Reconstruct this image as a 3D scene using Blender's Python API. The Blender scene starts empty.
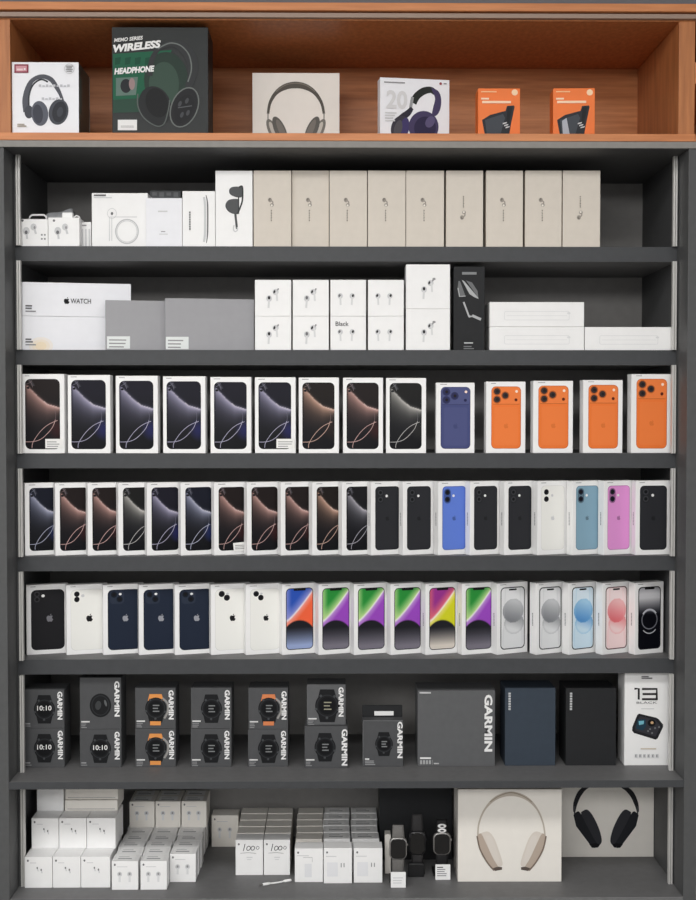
import bpy, bmesh, math, random
from mathutils import Vector, Matrix, Euler
random.seed(7)
SC = bpy.context.scene
COL = SC.collection
PI = math.pi

# ------------------------------------------------------------------ camera
F = 1232.0                       # focal length in pixels of the 696x900 frame
CAM = Vector((0.0, -2.8, 1.60))
ROT = Euler((PI/2 - math.radians(1.6), 0, -math.radians(0.6)), 'XYZ')
cd = bpy.data.cameras.new('camera'); cam = bpy.data.objects.new('camera', cd); COL.objects.link(cam)
cam.location = CAM; cam.rotation_euler = ROT
cd.sensor_fit = 'VERTICAL'; cd.sensor_height = 24.0; cd.lens = F*24.0/900.0
cd.clip_start = 0.05
SC.camera = cam
RM = ROT.to_matrix()
RI = RM.transposed()

def ray(px, py):
    return RM @ Vector(((px-348)/F, -(py-450)/F, -1.0))
def W(px, py, Y):                # point of the plane at depth Y seen at a pixel
    r = ray(px, py); t = (Y-CAM.y)/r.y
    return CAM + r*t
def onz(px, py, z):              # point of a horizontal plane
    r = ray(px, py); t = (z-CAM.z)/r.z
    return CAM + r*t
def proj(P):
    v = RI @ (Vector(P)-CAM)
    return 348 + F*v.x/(-v.z), 450 - F*v.y/(-v.z)
U = 1/425.0                      # metres to one pixel at the shelf fronts

# --------------------------------------------------------------- materials
def lin(c):
    c = c/255.0
    return c/12.92 if c <= .04045 else ((c+.055)/1.055)**2.4
def lrgb(c): return tuple(lin(x) for x in c)
MATS = {}
def mat(name, rgb, rough=.5, spec=.5, metal=0.0, noise=0.0, nscale=30.0, stretch=(1,1,1), dark=None, trans=0.0, alpha=1.0):
    m = bpy.data.materials.new(name); m.use_nodes = True
    nt = m.node_tree; b = nt.nodes['Principled BSDF']
    base = lrgb(rgb)
    b.inputs['Base Color'].default_value = (*base, 1)
    b.inputs['Roughness'].default_value = rough
    b.inputs['Metallic'].default_value = metal
    b.inputs['Specular IOR Level'].default_value = spec
    b.inputs['Transmission Weight'].default_value = trans
    b.inputs['Alpha'].default_value = alpha
    if noise or dark:
        tc = nt.nodes.new('ShaderNodeTexCoord'); mp = nt.nodes.new('ShaderNodeMapping')
        mp.inputs['Scale'].default_value = stretch
        n = nt.nodes.new('ShaderNodeTexNoise'); n.inputs['Scale'].default_value = nscale; n.inputs['Detail'].default_value = 5
        cr = nt.nodes.new('ShaderNodeValToRGB')
        d = lrgb(dark) if dark else tuple(x*(1-noise) for x in base)
        u = base if dark else tuple(min(1, x*(1+noise)) for x in base)
        cr.color_ramp.elements[0].position = .3; cr.color_ramp.elements[1].position = .7
        cr.color_ramp.elements[0].color = (*d, 1); cr.color_ramp.elements[1].color = (*u, 1)
        nt.links.new(tc.outputs['Object'], mp.inputs['Vector']); nt.links.new(mp.outputs['Vector'], n.inputs['Vector'])
        nt.links.new(n.outputs['Fac'], cr.inputs['Fac']); nt.links.new(cr.outputs['Color'], b.inputs['Base Color'])
    MATS[name] = m
    return m
_inkc = {}
def ink(rgb, rough=.45):         # flat printing ink of a colour
    k = 'ink_%d_%d_%d' % tuple(round(x) for x in rgb)
    if k not in MATS: mat(k, rgb, rough, .12)
    return k
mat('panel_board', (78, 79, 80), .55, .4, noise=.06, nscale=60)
mat('lit_grey_board', (106, 106, 107), .55, .4, noise=.06, nscale=60)  # board grey lightened, painting in the light on the shelf tops
mat('edge_shading', (61, 63, 66), .5, .4, noise=.06, nscale=60)  # same board grey painted darker for the dimmer shelf fronts
mat('back_board', (140, 138, 136), .5, .4, noise=.05, nscale=40)  # board grey raised to paint in light bounced onto the back
mat('lit_grey_edge', (134, 131, 127), .5, .4, noise=.05, nscale=60)  # board grey paled to paint in the light along the top board front
mat('wood', (198, 130, 80), .45, .35, dark=(168, 104, 60), nscale=7, stretch=(1, 8, 14))
mat('wood_upright', (190, 124, 76), .45, .35, dark=(164, 102, 60), nscale=7, stretch=(14, 8, 1))
mat('wood_edge', (212, 140, 90), .45, .35, dark=(190, 120, 74), nscale=7, stretch=(1, 8, 14))
mat('aluminium', (214, 213, 210), .4, .5, metal=.35)
mat('track', (150, 128, 114), .45, .5)
mat('white', (240, 240, 240), .4, .4, noise=.015, nscale=40)
mat('warm_white', (233, 229, 222), .45, .4, noise=.015, nscale=40)
mat('cool_white', (234, 235, 240), .45, .4, noise=.015, nscale=40)
mat('beige', (214, 206, 195), .6, .3, noise=.02, nscale=50)
mat('mid_grey', (158, 158, 162), .55, .3, noise=.02, nscale=50)
mat('dark_card', (80, 81, 83), .55, .15, noise=.04, nscale=60)
mat('big_card', (94, 95, 97), .55, .15, noise=.04, nscale=60)
mat('navy_card', (58, 67, 78), .5, .15, noise=.04, nscale=60)
mat('black_card', (40, 41, 43), .5, .15, noise=.05, nscale=60)
mat('green_black', (32, 36, 37), .4, .2, noise=.08, nscale=20)
mat('deep_green', (58, 66, 62), .35, .5, noise=.1, nscale=12)
mat('orange_card', (240, 120, 48), .5, .4, noise=.03, nscale=30)
mat('clear_plastic', (205, 208, 210), .2, .5, alpha=.38)
mat('white_plastic', (240, 240, 240), .3, .5)
mat('strap_grey', (104, 102, 100), .6, .3, noise=.1, nscale=300)
mat('strap_dark', (50, 49, 50), .6, .3, noise=.1, nscale=300)
mat('strap_black', (24, 24, 26), .6, .3)
mat('case_silver', (150, 148, 146), .3, .5, metal=.7)
mat('case_black', (34, 34, 36), .35, .5)
mat('screen', (6, 6, 8), .12, .5)
mat('stand_black', (20, 20, 22), .35, .5)
mat('wall_paint', (190, 188, 184), .8, .2, noise=.02, nscale=5)
mat('soffit_paint', (112, 112, 116), .8, .2, noise=.02, nscale=5)
mat('floor_tile', (150, 146, 140), .4, .4, noise=.05, nscale=4)
wm = bpy.data.materials.new('screen_picture'); wm.use_nodes = True
_a = wm.node_tree.nodes.new('ShaderNodeVertexColor'); _a.layer_name = 'Picture'
_b = wm.node_tree.nodes['Principled BSDF']; _b.inputs['Roughness'].default_value = .4; _b.inputs['Specular IOR Level'].default_value = .12
wm.node_tree.links.new(_a.outputs['Color'], _b.inputs['Base Color'])
MATS['screen_picture'] = wm

# ----------------------------------------------------------------- helpers
def link(name, me, parent=None, loc=None):
    o = bpy.data.objects.new(name, me); COL.objects.link(o)
    if parent: o.parent = parent
    if loc: o.location = loc
    return o
def empty(name, loc, rz=0):
    o = bpy.data.objects.new(name, None); COL.objects.link(o)
    o.empty_display_size = .02
    o.location = loc; o.rotation_euler = (0, 0, rz); return o
def tag(o, label, cat, group=None):
    o['label'] = label; o['category'] = cat
    if group: o['group'] = group
    return o
def bmbox(bm, x0, x1, y0, y1, z0, z1):
    vs = [bm.verts.new(p) for p in ((x0,y0,z0),(x1,y0,z0),(x1,y1,z0),(x0,y1,z0),(x0,y0,z1),(x1,y0,z1),(x1,y1,z1),(x0,y1,z1))]
    for f in ((0,3,2,1),(4,5,6,7),(0,1,5,4),(1,2,6,5),(2,3,7,6),(3,0,4,7)):
        bm.faces.new([vs[i] for i in f])
def boxmesh(name, x0, x1, y0, y1, z0, z1, m, bev=0.0, seg=2):
    bm = bmesh.new(); bmbox(bm, x0, x1, y0, y1, z0, z1)
    if bev: bmesh.ops.bevel(bm, geom=bm.edges[:], offset=bev, segments=seg, profile=.6, affect='EDGES')
    return bmdone(name, bm, m)
def bmdone(name, bm, m, smooth=False):
    bmesh.ops.recalc_face_normals(bm, faces=bm.faces[:])
    me = bpy.data.meshes.new(name); bm.to_mesh(me); bm.free()
    me.materials.append(MATS[m])
    if smooth:
        for p in me.polygons: p.use_smooth = True
    return me
_txt = {}
def textmesh(s, bold=0.0, shear=0.0):
    k = (s, bold, shear)
    if k in _txt: return _txt[k]
    c = bpy.data.curves.new('t', 'FONT'); c.body = s; c.offset = bold; c.shear = shear; c.resolution_u = 3
    o = bpy.data.objects.new('t', c); COL.objects.link(o)
    bpy.context.view_layer.update()
    me = bpy.data.meshes.new_from_object(o.evaluated_get(bpy.context.evaluated_depsgraph_get()))
    v = [(p.co.x, p.co.y) for p in me.vertices]; f = [tuple(p.vertices) for p in me.polygons]
    bpy.data.objects.remove(o); bpy.data.curves.remove(c); bpy.data.meshes.remove(me)
    x0 = min(a for a, b in v); x1 = max(a for a, b in v); y0 = min(b for a, b in v); y1 = max(b for a, b in v)
    v = [((a-x0)/(x1-x0), (b-y0)/(y1-y0)) for a, b in v]
    _txt[k] = (v, f); return v, f
def ell(cx, cy, rx, ry, rot=0.0, n=28, a0=0.0, a1=2*PI):
    r = math.radians(rot); out = []
    full = abs(a1-a0-2*PI) < 1e-6
    for i in range(n if full else n+1):
        t = a0+(a1-a0)*i/n
        x, y = rx*math.cos(t), ry*math.sin(t)
        out.append((cx+x*math.cos(r)-y*math.sin(r), cy+x*math.sin(r)+y*math.cos(r)))
    return out
def rrect(x0, y0, x1, y1, r, n=5):
    out = []
    for cx, cy, a in ((x1-r, y0+r, -90), (x1-r, y1-r, 0), (x0+r, y1-r, 90), (x0+r, y0+r, 180)):
        for i in range(n+1):
            t = math.radians(a+90*i/n); out.append((cx+r*math.cos(t), cy+r*math.sin(t)))
    return out
def spline(pts, n=8):            # smooth curve through points
    P = [pts[0]]+list(pts)+[pts[-1]]; out = []
    for i in range(1, len(P)-2):
        p0, p1, p2, p3 = P[i-1:i+3]
        for k in range(n):
            t = k/n
            out.append(tuple(.5*(2*p1[j]+(p2[j]-p0[j])*t+(2*p0[j]-5*p1[j]+4*p2[j]-p3[j])*t*t+(3*p1[j]-p0[j]-3*p2[j]+p3[j])*t**3) for j in range(2)))
    out.append(tuple(pts[-1])); return out

class Flat:                      # printing laid on one face of a carton
    def __init__(s, box, face='front', base=.0004):
        s.b = box; s.face = face; s.v = []; s.f = []; s.m = []; s.c = {}; s.ly = base; s.calls = []
    def up(s): s.ly += .00004; return s.ly
    def _p(s, x, z, y):
        if s.face == 'front': return (x, -y, z)
        if s.face == 'top': return (x, z, s.b.h+y)      # z runs to the back
        if s.face == 'left': return (-y, x, z)
        return (s.b.w+y, x, z)
    def raw(s, pts, faces, m):
        y = s.up(); n = len(s.v); e = .0007
        W_ = s.b.d if s.face in ('left', 'right') else s.b.w; H_ = s.b.d if s.face == 'top' else s.b.h
        s.calls.append((len(s.f), len(s.f)+len(faces), min(a for a, b in pts), max(a for a, b in pts), min(b for a, b in pts), max(b for a, b in pts)))
        s.v += [s._p(min(max(a, e), W_-e), min(max(b, e), H_-e), y) for a, b in pts]
        s.f += [tuple(n+i for i in f) for f in faces]; s.m += [m]*len(faces)
    def poly(s, pts, m): s.raw(pts, [tuple(range(len(pts)))], m)
    def rect(s, x0, z0, x1, z1, m): s.poly([(x0,z0),(x1,z0),(x1,z1),(x0,z1)], m)
    def stroke(s, pts, w, m, closed=False):
        n = len(pts); ws = w if isinstance(w, (list, tuple)) else [w]*n
        if len(ws) != n:
            ws = [ws[min(len(ws)-1, int(i/(n-1)*(len(ws)-1)))] + (ws[min(len(ws)-1, int(i/(n-1)*(len(ws)-1))+1)]-ws[min(len(ws)-1, int(i/(n-1)*(len(ws)-1)))])*((i/(n-1)*(len(ws)-1)) % 1) for i in range(n)]
        L = []; R = []
        for i in range(n):
            a = pts[i-1] if (i or closed) else pts[0]; b = pts[(i+1) % n] if (i < n-1 or closed) else pts[-1]
            dx, dy = b[0]-a[0], b[1]-a[1]; l = math.hypot(dx, dy) or 1
            nx, ny = -dy/l*ws[i]/2, dx/l*ws[i]/2
            L.append((pts[i][0]+nx, pts[i][1]+ny)); R.append((pts[i][0]-nx, pts[i][1]-ny))
        fs = [(i, i+1, n+i+1, n+i) for i in range(n-1)]
        if closed: fs.append((n-1, 0, n, 2*n-1))
        s.raw(L+R, fs, m)
    def text(s, t, x, z, w, h, m, rot=0.0, bold=0.0, shear=0.0):   # lower-left corner, size, turned by rot degrees
        v, f = textmesh(t, bold, shear); r = math.radians(rot); c, d = math.cos(r), math.sin(r)
        s.raw([(x+a*w*c-b*h*d, z+a*w*d+b*h*c) for a, b in v], f, m)
    def grid(s, x0, z0, x1, z1, rad, fn, nu=30, nv=60):
        y = s.up(); n0 = len(s.v); w, h = x1-x0, z1-z0
        us = sorted(set([i/nu for i in range(nu+1)]+[rad/w*(1-math.cos(k*PI/12)) for k in range(7)]+[1-rad/w*(1-math.cos(k*PI/12)) for k in range(7)]))
        for u in us:
            e = min(u, 1-u)*w
            ins = rad-math.sqrt(max(0, rad*rad-(rad-e)**2)) if e < rad else 0
            for j in range(nv+1):
                z = z0+ins+(h-2*ins)*j/nv
                s.v.append(s._p(x0+u*w, z, y)); s.c[len(s.v)-1] = fn(u, (z-z0)/h)
        k = nv+1
        for i in range(len(us)-1):
            for j in range(nv):
                a = n0+i*k+j; s.f.append((a, a+k, a+k+1, a+1)); s.m.append('screen_picture')
    def build(s, name, parent=None, label=None):
        if not s.f: return None
        if name == 'lettering' and len(s.calls) > 1:      # writing far apart becomes separate parts
            C = s.calls; grp = list(range(len(C)))
            for i in range(len(C)):
                for j in range(i):
                    a, b = C[i], C[j]
                    g = math.hypot(max(0, a[2]-b[3], b[2]-a[3]), max(0, a[4]-b[5], b[4]-a[5]))
                    if g <= .0195:
                        o, n = grp[i], grp[j]; grp = [n if k == o else k for k in grp]
            if len(set(grp)) > 1:
                for g in sorted(set(grp)):
                    t = Flat(s.b, s.face); k = 0
                    for q, c in zip(grp, C):
                        if q != g: continue
                        for i in range(c[0], c[1]):
                            n = len(t.v); t.v += [s.v[x] for x in s.f[i]]; t.f.append(tuple(range(n, n+len(s.f[i])))); t.m.append(s.m[i])
                    t.calls = []; t.build(name, parent, label)
                return None
        me = bpy.data.meshes.new(name); me.from_pydata(s.v, [], s.f)
        names = sorted(set(s.m))
        for q in names: me.materials.append(MATS[q])
        for p, q in zip(me.polygons, s.m): p.material_index = names.index(q)
        if s.c:
            at = me.color_attributes.new('Picture', 'FLOAT_COLOR', 'POINT')
            for i, c in s.c.items(): at.data[i].color = (*lrgb(c), 1)
        # faces look outward
        me.update()
        want = {'front': Vector((0,-1,0)), 'top': Vector((0,0,1)), 'left': Vector((-1,0,0)), 'right': Vector((1,0,0))}[s.face]
        bad = [p for p in me.polygons if p.normal.dot(want) < 0]
        for p in bad: p.flip()
        o = link(name, me, parent or s.b.o)
        if label: o['label'] = label
        return o

class Box:                       # one carton: Empty at its base corner, carton, then the printing
    def __init__(s, name, label, cat, z, x0, x1=None, yt=None, Y=None, yb=None, d=.05, m='white', rz=0.0, group=None, w=None, h=None, bev=.0009, part='carton'):
        rz = math.radians(rz)
        if Y is None:
            P = onz(x0, yb, z); Y = P.y; X = P.x
        else:
            if yb is None: yb = proj(W(x0, 300, Y)*Vector((1,1,0))+Vector((0,0,z)))[1]
            X = W(x0, yb, Y).x
        s.O = Vector((X, Y, z)); s.a = Vector((math.cos(rz), math.sin(rz), 0)); s.n = Vector((math.sin(rz), -math.cos(rz), 0))
        if w is None:
            r = ray(x1, yb)      # X+w*ca = cx+t*rx ; Y+w*sa = cy+t*ry
            ca, sa = s.a.x, s.a.y; det = -ca*r.y+sa*r.x
            bx, by = CAM.x-X, CAM.y-Y
            w = (-bx*r.y+by*r.x)/det
        if h is None: h = W(x0, yt, Y).z-z
        s.w, s.h, s.d = w, h, d
        s.o = tag(empty(name, s.O, rz), label, cat, group)
        s.body = link(part, boxmesh(part, 0, w, 0, d, 0.0002, h, m, bev), s.o)
    def p(s, px, py):            # pixel -> metres on the front face
        r = ray(px, py); t = (s.O-CAM).dot(s.n)/r.dot(s.n); P = CAM+r*t
        return ((P-s.O).dot(s.a), P.z-s.O.z)
    def P(s, pts): return [s.p(*q) for q in pts]

def bars(fl, x, z, w, n, m, step=.0026, t=.0011):   # unreadably small print
    rr = random.Random(int((x+z)*1e5))
    for i in range(n): fl.rect(x, z-i*step-t, x+w*rr.uniform(.6, 1), z-i*step, m)

def fruit(fl, cx, cz, s, m):     # the bitten-fruit emblem, height s
    body = []
    base = [(0,.30),(.12,.36),(.26,.37),(.40,.28)]
    right = spline([(.40,.28),(.31,.19),(.28,.06),(.33,-.07),(.44,-.14),(.37,-.30),(.24,-.46),(.12,-.47),(0,-.43)], 5)
    left = spline([(0,-.43),(-.12,-.47),(-.26,-.44),(-.40,-.22),(-.45,.02),(-.40,.25),(-.24,.37),(-.10,.35),(0,.30)], 5)
    top = spline([(0,.30),(.12,.35),(.26,.37),(.40,.28)], 5)
    body = right[:-1]+left[:-1]+top[:-1]
    fl.poly([(cx+a*s*.85, cz+b*s*.85-.06*s) for a, b in body], m)
    leaf = spline([(.01,.40),(.05,.52),(.20,.62),(.18,.50),(.10,.42),(.01,.40)], 4)[:-1]
    fl.poly([(cx+a*s*.85, cz+b*s*.85-.06*s) for a, b in leaf], m)

WHITE = ink((232, 232, 232)); PALE = ink((205, 206, 208)); GREY = ink((150, 150, 152)); MGREY = ink((112, 112, 115))
DARK = ink((52, 52, 55)); BLACK = ink((20, 20, 22)); DK2 = ink((34, 35, 38))

# ------------------------------------------------------------- the setting
def struct(name, me, loc=None):
    o = link(name, me, None, loc); o['kind'] = 'structure'; return o
XL = (W(3,148,0).x+W(9.5,783,0).x)/2
XR = (W(688,149,0).x+W(685,780,0).x)/2
YR = .092                        # where the inner shelves and their boxes begin
YB = .42
WB = .40
ZTOP = W(348, 148, 0).z          # underside of the unit's top board
Z6 = W(348, 781.5, 0).z
Z7 = W(348, 898.5, 0).z
ZS = [W(348, y, YR).z for y in (246.5, 350, 453.3, 556, 659)]     # five inner shelves
struct('floor', boxmesh('floor', -4, 4, -6, .5, -.05, 0, 'floor_tile'))
struct('wall_back', boxmesh('wall_back', -4, 4, .47, .57, 0, 2.95, 'wall_paint'))
struct('ceiling', boxmesh('ceiling', -4, 4, -6, .57, 2.951, 3.0, 'wall_paint'))

# grey shelving unit
unit = tag(empty('shelving_unit', (0, 0, 0)), 'tall dark grey shelving unit with seven open levels under the wooden cabinet', 'shelving')
T = .03
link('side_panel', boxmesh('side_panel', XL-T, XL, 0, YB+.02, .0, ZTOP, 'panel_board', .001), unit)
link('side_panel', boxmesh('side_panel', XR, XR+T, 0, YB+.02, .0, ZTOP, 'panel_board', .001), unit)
ZT2 = W(348, 141.3, 0).z
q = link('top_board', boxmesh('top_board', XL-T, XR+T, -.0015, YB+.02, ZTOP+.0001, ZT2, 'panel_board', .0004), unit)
link('edge_shading', boxmesh('edge_shading', XL-T, XR+T, -.004, -.0017, ZTOP+.0001, ZT2, 'lit_grey_edge', .0008), q)['label'] = 'front edge strip painted pale as if lit'  # added strip that carries the painted light
link('back_panel', boxmesh('back_panel', XL, XR, YB, YB+.018, .08, ZTOP, 'back_board'), unit)
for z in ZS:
    q = link('shelf', boxmesh('shelf', XL, XR, YR+.0021, YB, z-.0352, z, 'lit_grey_board', .0004), unit)
    link('edge_shading', boxmesh('edge_shading', XL, XR, YR, YR+.002, z-.0352, z, 'edge_shading', .0006), q)  # added strip that carries the painted shade of the shelf front
q = link('shelf', boxmesh('shelf', XL, XR, .0031, YB, Z6-.0165, Z6, 'lit_grey_board', .0004), unit)
link('edge_shading', boxmesh('edge_shading', XL, XR, .001, .003, Z6-.0165, Z6, 'edge_shading', .0006), q)
link('shelf', boxmesh('shelf', XL, XR, .001, YB, Z7-.03, Z7, 'lit_grey_board', .0012), unit)
link('plinth_panel', boxmesh('plinth_panel', XL, XR, .012, .03, 0, Z7-.03, 'lit_grey_board', .001), unit)
levels = [(ZTOP, ZS[0])]+[(ZS[i]-.0352, ZS[i+1]) for i in range(4)]+[(ZS[4]-.0352, Z6), (Z6-.0165, Z7)]
for zt, zb in levels:            # light metal rails let into the inner sides
    for x0, x1, y0, y1 in ((XL+.0062, XL+.0152, XL, XL+.0062), (XR-.0128, XR-.0036, XR-.0036, XR)):
        xm = x0+(x1-x0)*.52
        bm = bmesh.new(); bmbox(bm, x0, xm-.0008, YR-.014, YR-.002, zb, zt); bmbox(bm, xm+.0008, x1, YR-.014, YR-.002, zb, zt); bmbox(bm, xm-.0008, xm+.0008, YR-.008, YR-.002, zb, zt)
        q = link('rail', bmdone('rail', bm, 'aluminium'), unit); q['label'] = 'pale metal rail'
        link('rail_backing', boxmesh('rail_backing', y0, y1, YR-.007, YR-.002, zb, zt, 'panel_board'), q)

# wooden wall cabinet standing on the unit
WL = W(10.3, 76, 0).x; WR = W(678.8, 76, 0).x
ZWB = W(348, 133.8, 0).z         # board top edge
ZWT = W(348, 20.5, 0).z          # underside of the top
cab = tag(empty('wooden_cabinet', (0, 0, ZT2)), 'open brown wooden cabinet above the grey shelving unit', 'cabinet')
def cb(name, x0, x1, y0, y1, z0, z1, m, bev=.001, par=None):
    q = par or cab
    return link(name, boxmesh(name, x0-q.location.x, x1-q.location.x, y0, y1, z0-q.location.z, z1-q.location.z, m, bev), q)
cb('bottom_board', WL-.05, WR+.0365, -.006, WB, ZT2+.0002, ZWB, 'wood_edge')
cb('side_panel', WL-.05, WL, 0, WB, ZWB, ZWT, 'wood_upright')
cb('side_panel', WR, WR+.0365, 0, WB, ZWB, ZWT, 'wood_upright')
cb('back_panel', WL, WR, WB-.018, WB, ZWB, ZWT, 'wood', 0)
zA = W(348, 17.5, -.012).z; zB = W(348, 12.8, -.012).z; zC = W(348, 10.8, 0).z; zD = W(348, 2.4, -.02).z
cb('top_board', WL-.05, WR+.0365, 0.0, WB, ZWT, zD, 'wood_upright')
cb('track_strip', WL-.05, WR+.0365, -.012, -.0002, zA, zB, 'track', .001)
cb('cornice', WL-.05, WR+.0365, -.02, -.0002, W(348, 10.4, -.02).z, zD, 'wood_edge', .002)
cab2 = tag(empty('wooden_cabinet', (WR+.037, 0, ZT2)), 'next wooden cabinet cut off by the right edge above the grey unit', 'cabinet')
x2 = WR+.0372
cb('bottom_board', x2, x2+.5, -.006, WB, ZT2+.0002, ZWB, 'wood_edge', .001, cab2)
cb('back_panel', x2, x2+.5, WB-.018, WB, ZWB, ZWT, 'wood', 0, cab2)
cb('top_board', x2, x2+.5, 0, WB, ZWT, zD, 'wood_upright', .001, cab2)
cb('side_panel', x2+.48, x2+.5, 0, WB, ZWB, ZWT, 'wood_upright', .001, cab2)
zs = W(694, 70, 0).z
cb('shelf', x2, x2+.48, 0.002, WB-.018, zs-.03, zs+.018, 'wood_edge', .001, cab2)
struct('trim_1', boxmesh('trim_1', -1.6, 1.6, .005, .46, zD+.0005, 2.949, 'soffit_paint'))

# ------------------------------------------------------ wooden cabinet goods
zw = ZWB
def headband(fl, b, pts, ws, m, n=8):
    fl.stroke(spline(b.P(pts), n), [w*U for w in ws], m)
def pell(fl, b, cx, cy, rx, ry, m, rot=0.0):
    fl.poly(b.P(ell(cx, cy, rx, ry, rot)), m)
b = Box('headphone_box', 'white carton picturing grey headphones, at the left end of the wooden cabinet', 'box', zw, 12.3, 79, 62, .008, d=.125, m='cool_white')
f = Flat(b)
headband(f, b, [(26.5,112),(25.5,100),(28,88),(33,80),(42,76.5),(51,79.5),(57,88),(61,96),(64,106)], [6,6,5,4,4,4.5,4,3,3], ink((86,88,96)))
f.stroke(spline(b.P([(29,110),(29,96),(33,85),(41,79.5),(48,82)]), 6), 1.6*U, ink((58,60,66)))
pell(f, b, 29, 112, 4.5, 6.5, ink((72,74,82)))
pell(f, b, 39.8, 113.5, 8.5, 12.5, ink((92,95,106)), -6); pell(f, b, 38, 114, 5, 9.5, ink((66,68,78)), -6)
pell(f, b, 58.6, 112, 9.8, 13, ink((72,74,82)), 12); pell(f, b, 59.5, 112, 7, 10.5, ink((50,52,58)), 12); pell(f, b, 60, 112, 3, 5, ink((66,68,76)), 12)
f.build('headphone_picture')
f = Flat(b, base=.002)
f.poly(b.P([(14.6,64.5),(28.6,64.5),(28.6,73),(14.6,73)]), ink((140,62,76))); f.poly(b.P([(16,66),(27,66),(27,71.6),(16,71.6)]), ink((206,150,160)))
x, z = b.p(17,70.6); f.rect(x, z, x+.014, z+.004, ink((232,205,208)))
x, z = b.p(24,70.2); f.rect(x, z, x+.004, z+.004, WHITE)
f.stroke(b.P(ell(69.5, 69, 4.8, 4.8)), .6*U, PALE, True)
for k in range(4): f.stroke(b.P([(66+.6*(k % 2), 66.4+k*1.7), (73-.8*(k % 2), 66.4+k*1.7)]), .9*U, GREY)
for k, (a, c) in enumerate(((39,84),(42,97))):
    x, z = b.p(a, c+3); w_ = .072 if k == 0 else .05
    for q in range(9 if k == 0 else 6): f.rect(x+q*.008, z, x+q*.008+.0056, z+.0052-.002*(q % 2), ink((196,197,203)))
x, z = b.p(17.5,124); bars(f, x, z, .024, 2, ink((176,168,158)), .004, .0026)
f.build('lettering')
f = Flat(b, 'right'); f.rect(.001, .001, b.d-.008, b.h-.001, 'deep_green'); f.rect(b.d-.0045, .001, b.d-.001, b.h-.003, ink((172,178,176)))
f.rect(.006, .05, .03, .13, ink((88,98,94))); f.build('side_print', label='dark green printed side')

b = Box('headphone_box', 'large black and green carton of wireless headphones in the wooden cabinet', 'box', zw, 112.3, 208.3, 27, .01, d=.11, m='green_black')
f = Flat(b)
f.poly(b.P([(113,54),(172,50),(166,62),(147,90),(143,98),(113,100)]), ink((32,92,68)))
f.poly(b.P([(113,100),(143,98),(140,112),(113,113)]), ink((44,72,60)))
for k in range(5): f.poly(b.P([(115+k*10,58),(121+k*10,57),(120+k*10,64),(115+k*10,65)]), ink((24,74,56)))
f.poly(b.P(ell(166,80,22,28)), ink((42,58,51))); f.poly(b.P(ell(164,84,15,22)), ink((58,78,68)))
f.poly(b.P([(116,78),(138,77),(136,95),(116,96)]), ink((96,118,110))); f.poly(b.P(ell(126,86,5.5,7)), ink((40,42,46))); f.poly(b.P(ell(132,84,3,6)), ink((150,128,128)))
f.build('green_panel')
f = Flat(b, base=.0015)
headband(f, b, [(150,76),(152,60),(159,49),(171,44),(182,47),(191,58),(193,72),(188,88)], [5,5,4,5,9,11,9,6], ink((52,54,56)))
f.stroke(spline(b.P([(158,49),(165,45),(172,43.2),(181,46),(189,55),(191.5,69),(188,82)]), 6), 1.2*U, ink((112,118,116)))
pell(f, b, 155, 106, 16, 20, ink((40,42,44)), -18); pell(f, b, 157, 103, 11, 15, ink((28,29,31)), -18)
f.stroke(spline(b.P([(138,94),(138,106),(144,118),(156,126),(164,124),(168,112),(170,100)]), 6), 1.1*U, ink((92,98,96)))
pell(f, b, 184.5, 107.5, 13, 20.5, ink((36,37,40)), 22); f.stroke(b.P(ell(184.5,107.5,13,20.5,22)), 1.2*U, ink((108,113,111)), True)
pell(f, b, 184, 109, 9, 15, ink((32,33,36)), 22)
for q in ((180,104),(187,101),(182,115),(188,113)): pell(f, b, q[0], q[1], 1.6, 3, ink((70,72,76)), 22)
f.stroke(b.P([(178,108),(192,106)]), .9*U, ink((90,92,96)))
f.build('headphone_picture')
f = Flat(b, base=.0026)
x, z = b.p(114,53); f.text('WIRELESS', x, z, 46*U, 7.4*U, WHITE, 6.2, .05, .25)
x, z = b.p(114.3,42.6); f.text('MEMO SERIES', x, z, 28*U, 3.6*U, WHITE, 5.5, .03, .25)
x, z = b.p(114.5,75); f.text('HEADPHONE', x, z, 39*U, 6*U, WHITE, 4.5, .05, .25)
f.build('lettering', label='white slanted lettering')
f = Flat(b, base=.0026); f.poly(b.P([(118,120),(137.2,120),(137.2,130.5),(118,130.5)]), WHITE)
x, z = b.p(121,126); bars(f, x, z, .03, 2, GREY); f.build('price_sticker')

b = Box('headphone_box', 'white square carton picturing dark grey headphones, centre of the wooden cabinet', 'box', zw, 252.5, 339.5, 72.8, .20, d=.1, m='warm_white')
f = Flat(b)
IB = ink((88,84,78))
headband(f, b, [(268,114),(270,103),(276,93),(285,87),(295.5,85),(306,87),(315,93),(321.5,103),(324,114)], [2.5,3,4,6,6.8,6,4,3,2.5], IB, 7)
f.stroke(spline(b.P([(276,91.5),(285,85.2),(295.5,83.2),(306,85.2),(315,91.5)]), 6), 1.2*U, ink((120,114,106)))
for s, cx in ((1, 268), (-1, 324)):
    f.stroke(b.P([(cx, 113), (cx, 121)]), 1.3*U, ink((150,148,144)))
    pell(f, b, cx+s*5, 131, 4.6, 13, ink((124,122,116)), -s*24); pell(f, b, cx+s*5.6, 131, 2.5, 10, ink((198,194,186)), -s*24)
    pell(f, b, cx+s*12, 130, 5.6, 14.5, ink((98,96,92)), -s*24); pell(f, b, cx+s*13.6, 130.5, 3, 12, ink((122,118,112)), -s*24)
f.build('headphone_picture')

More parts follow.
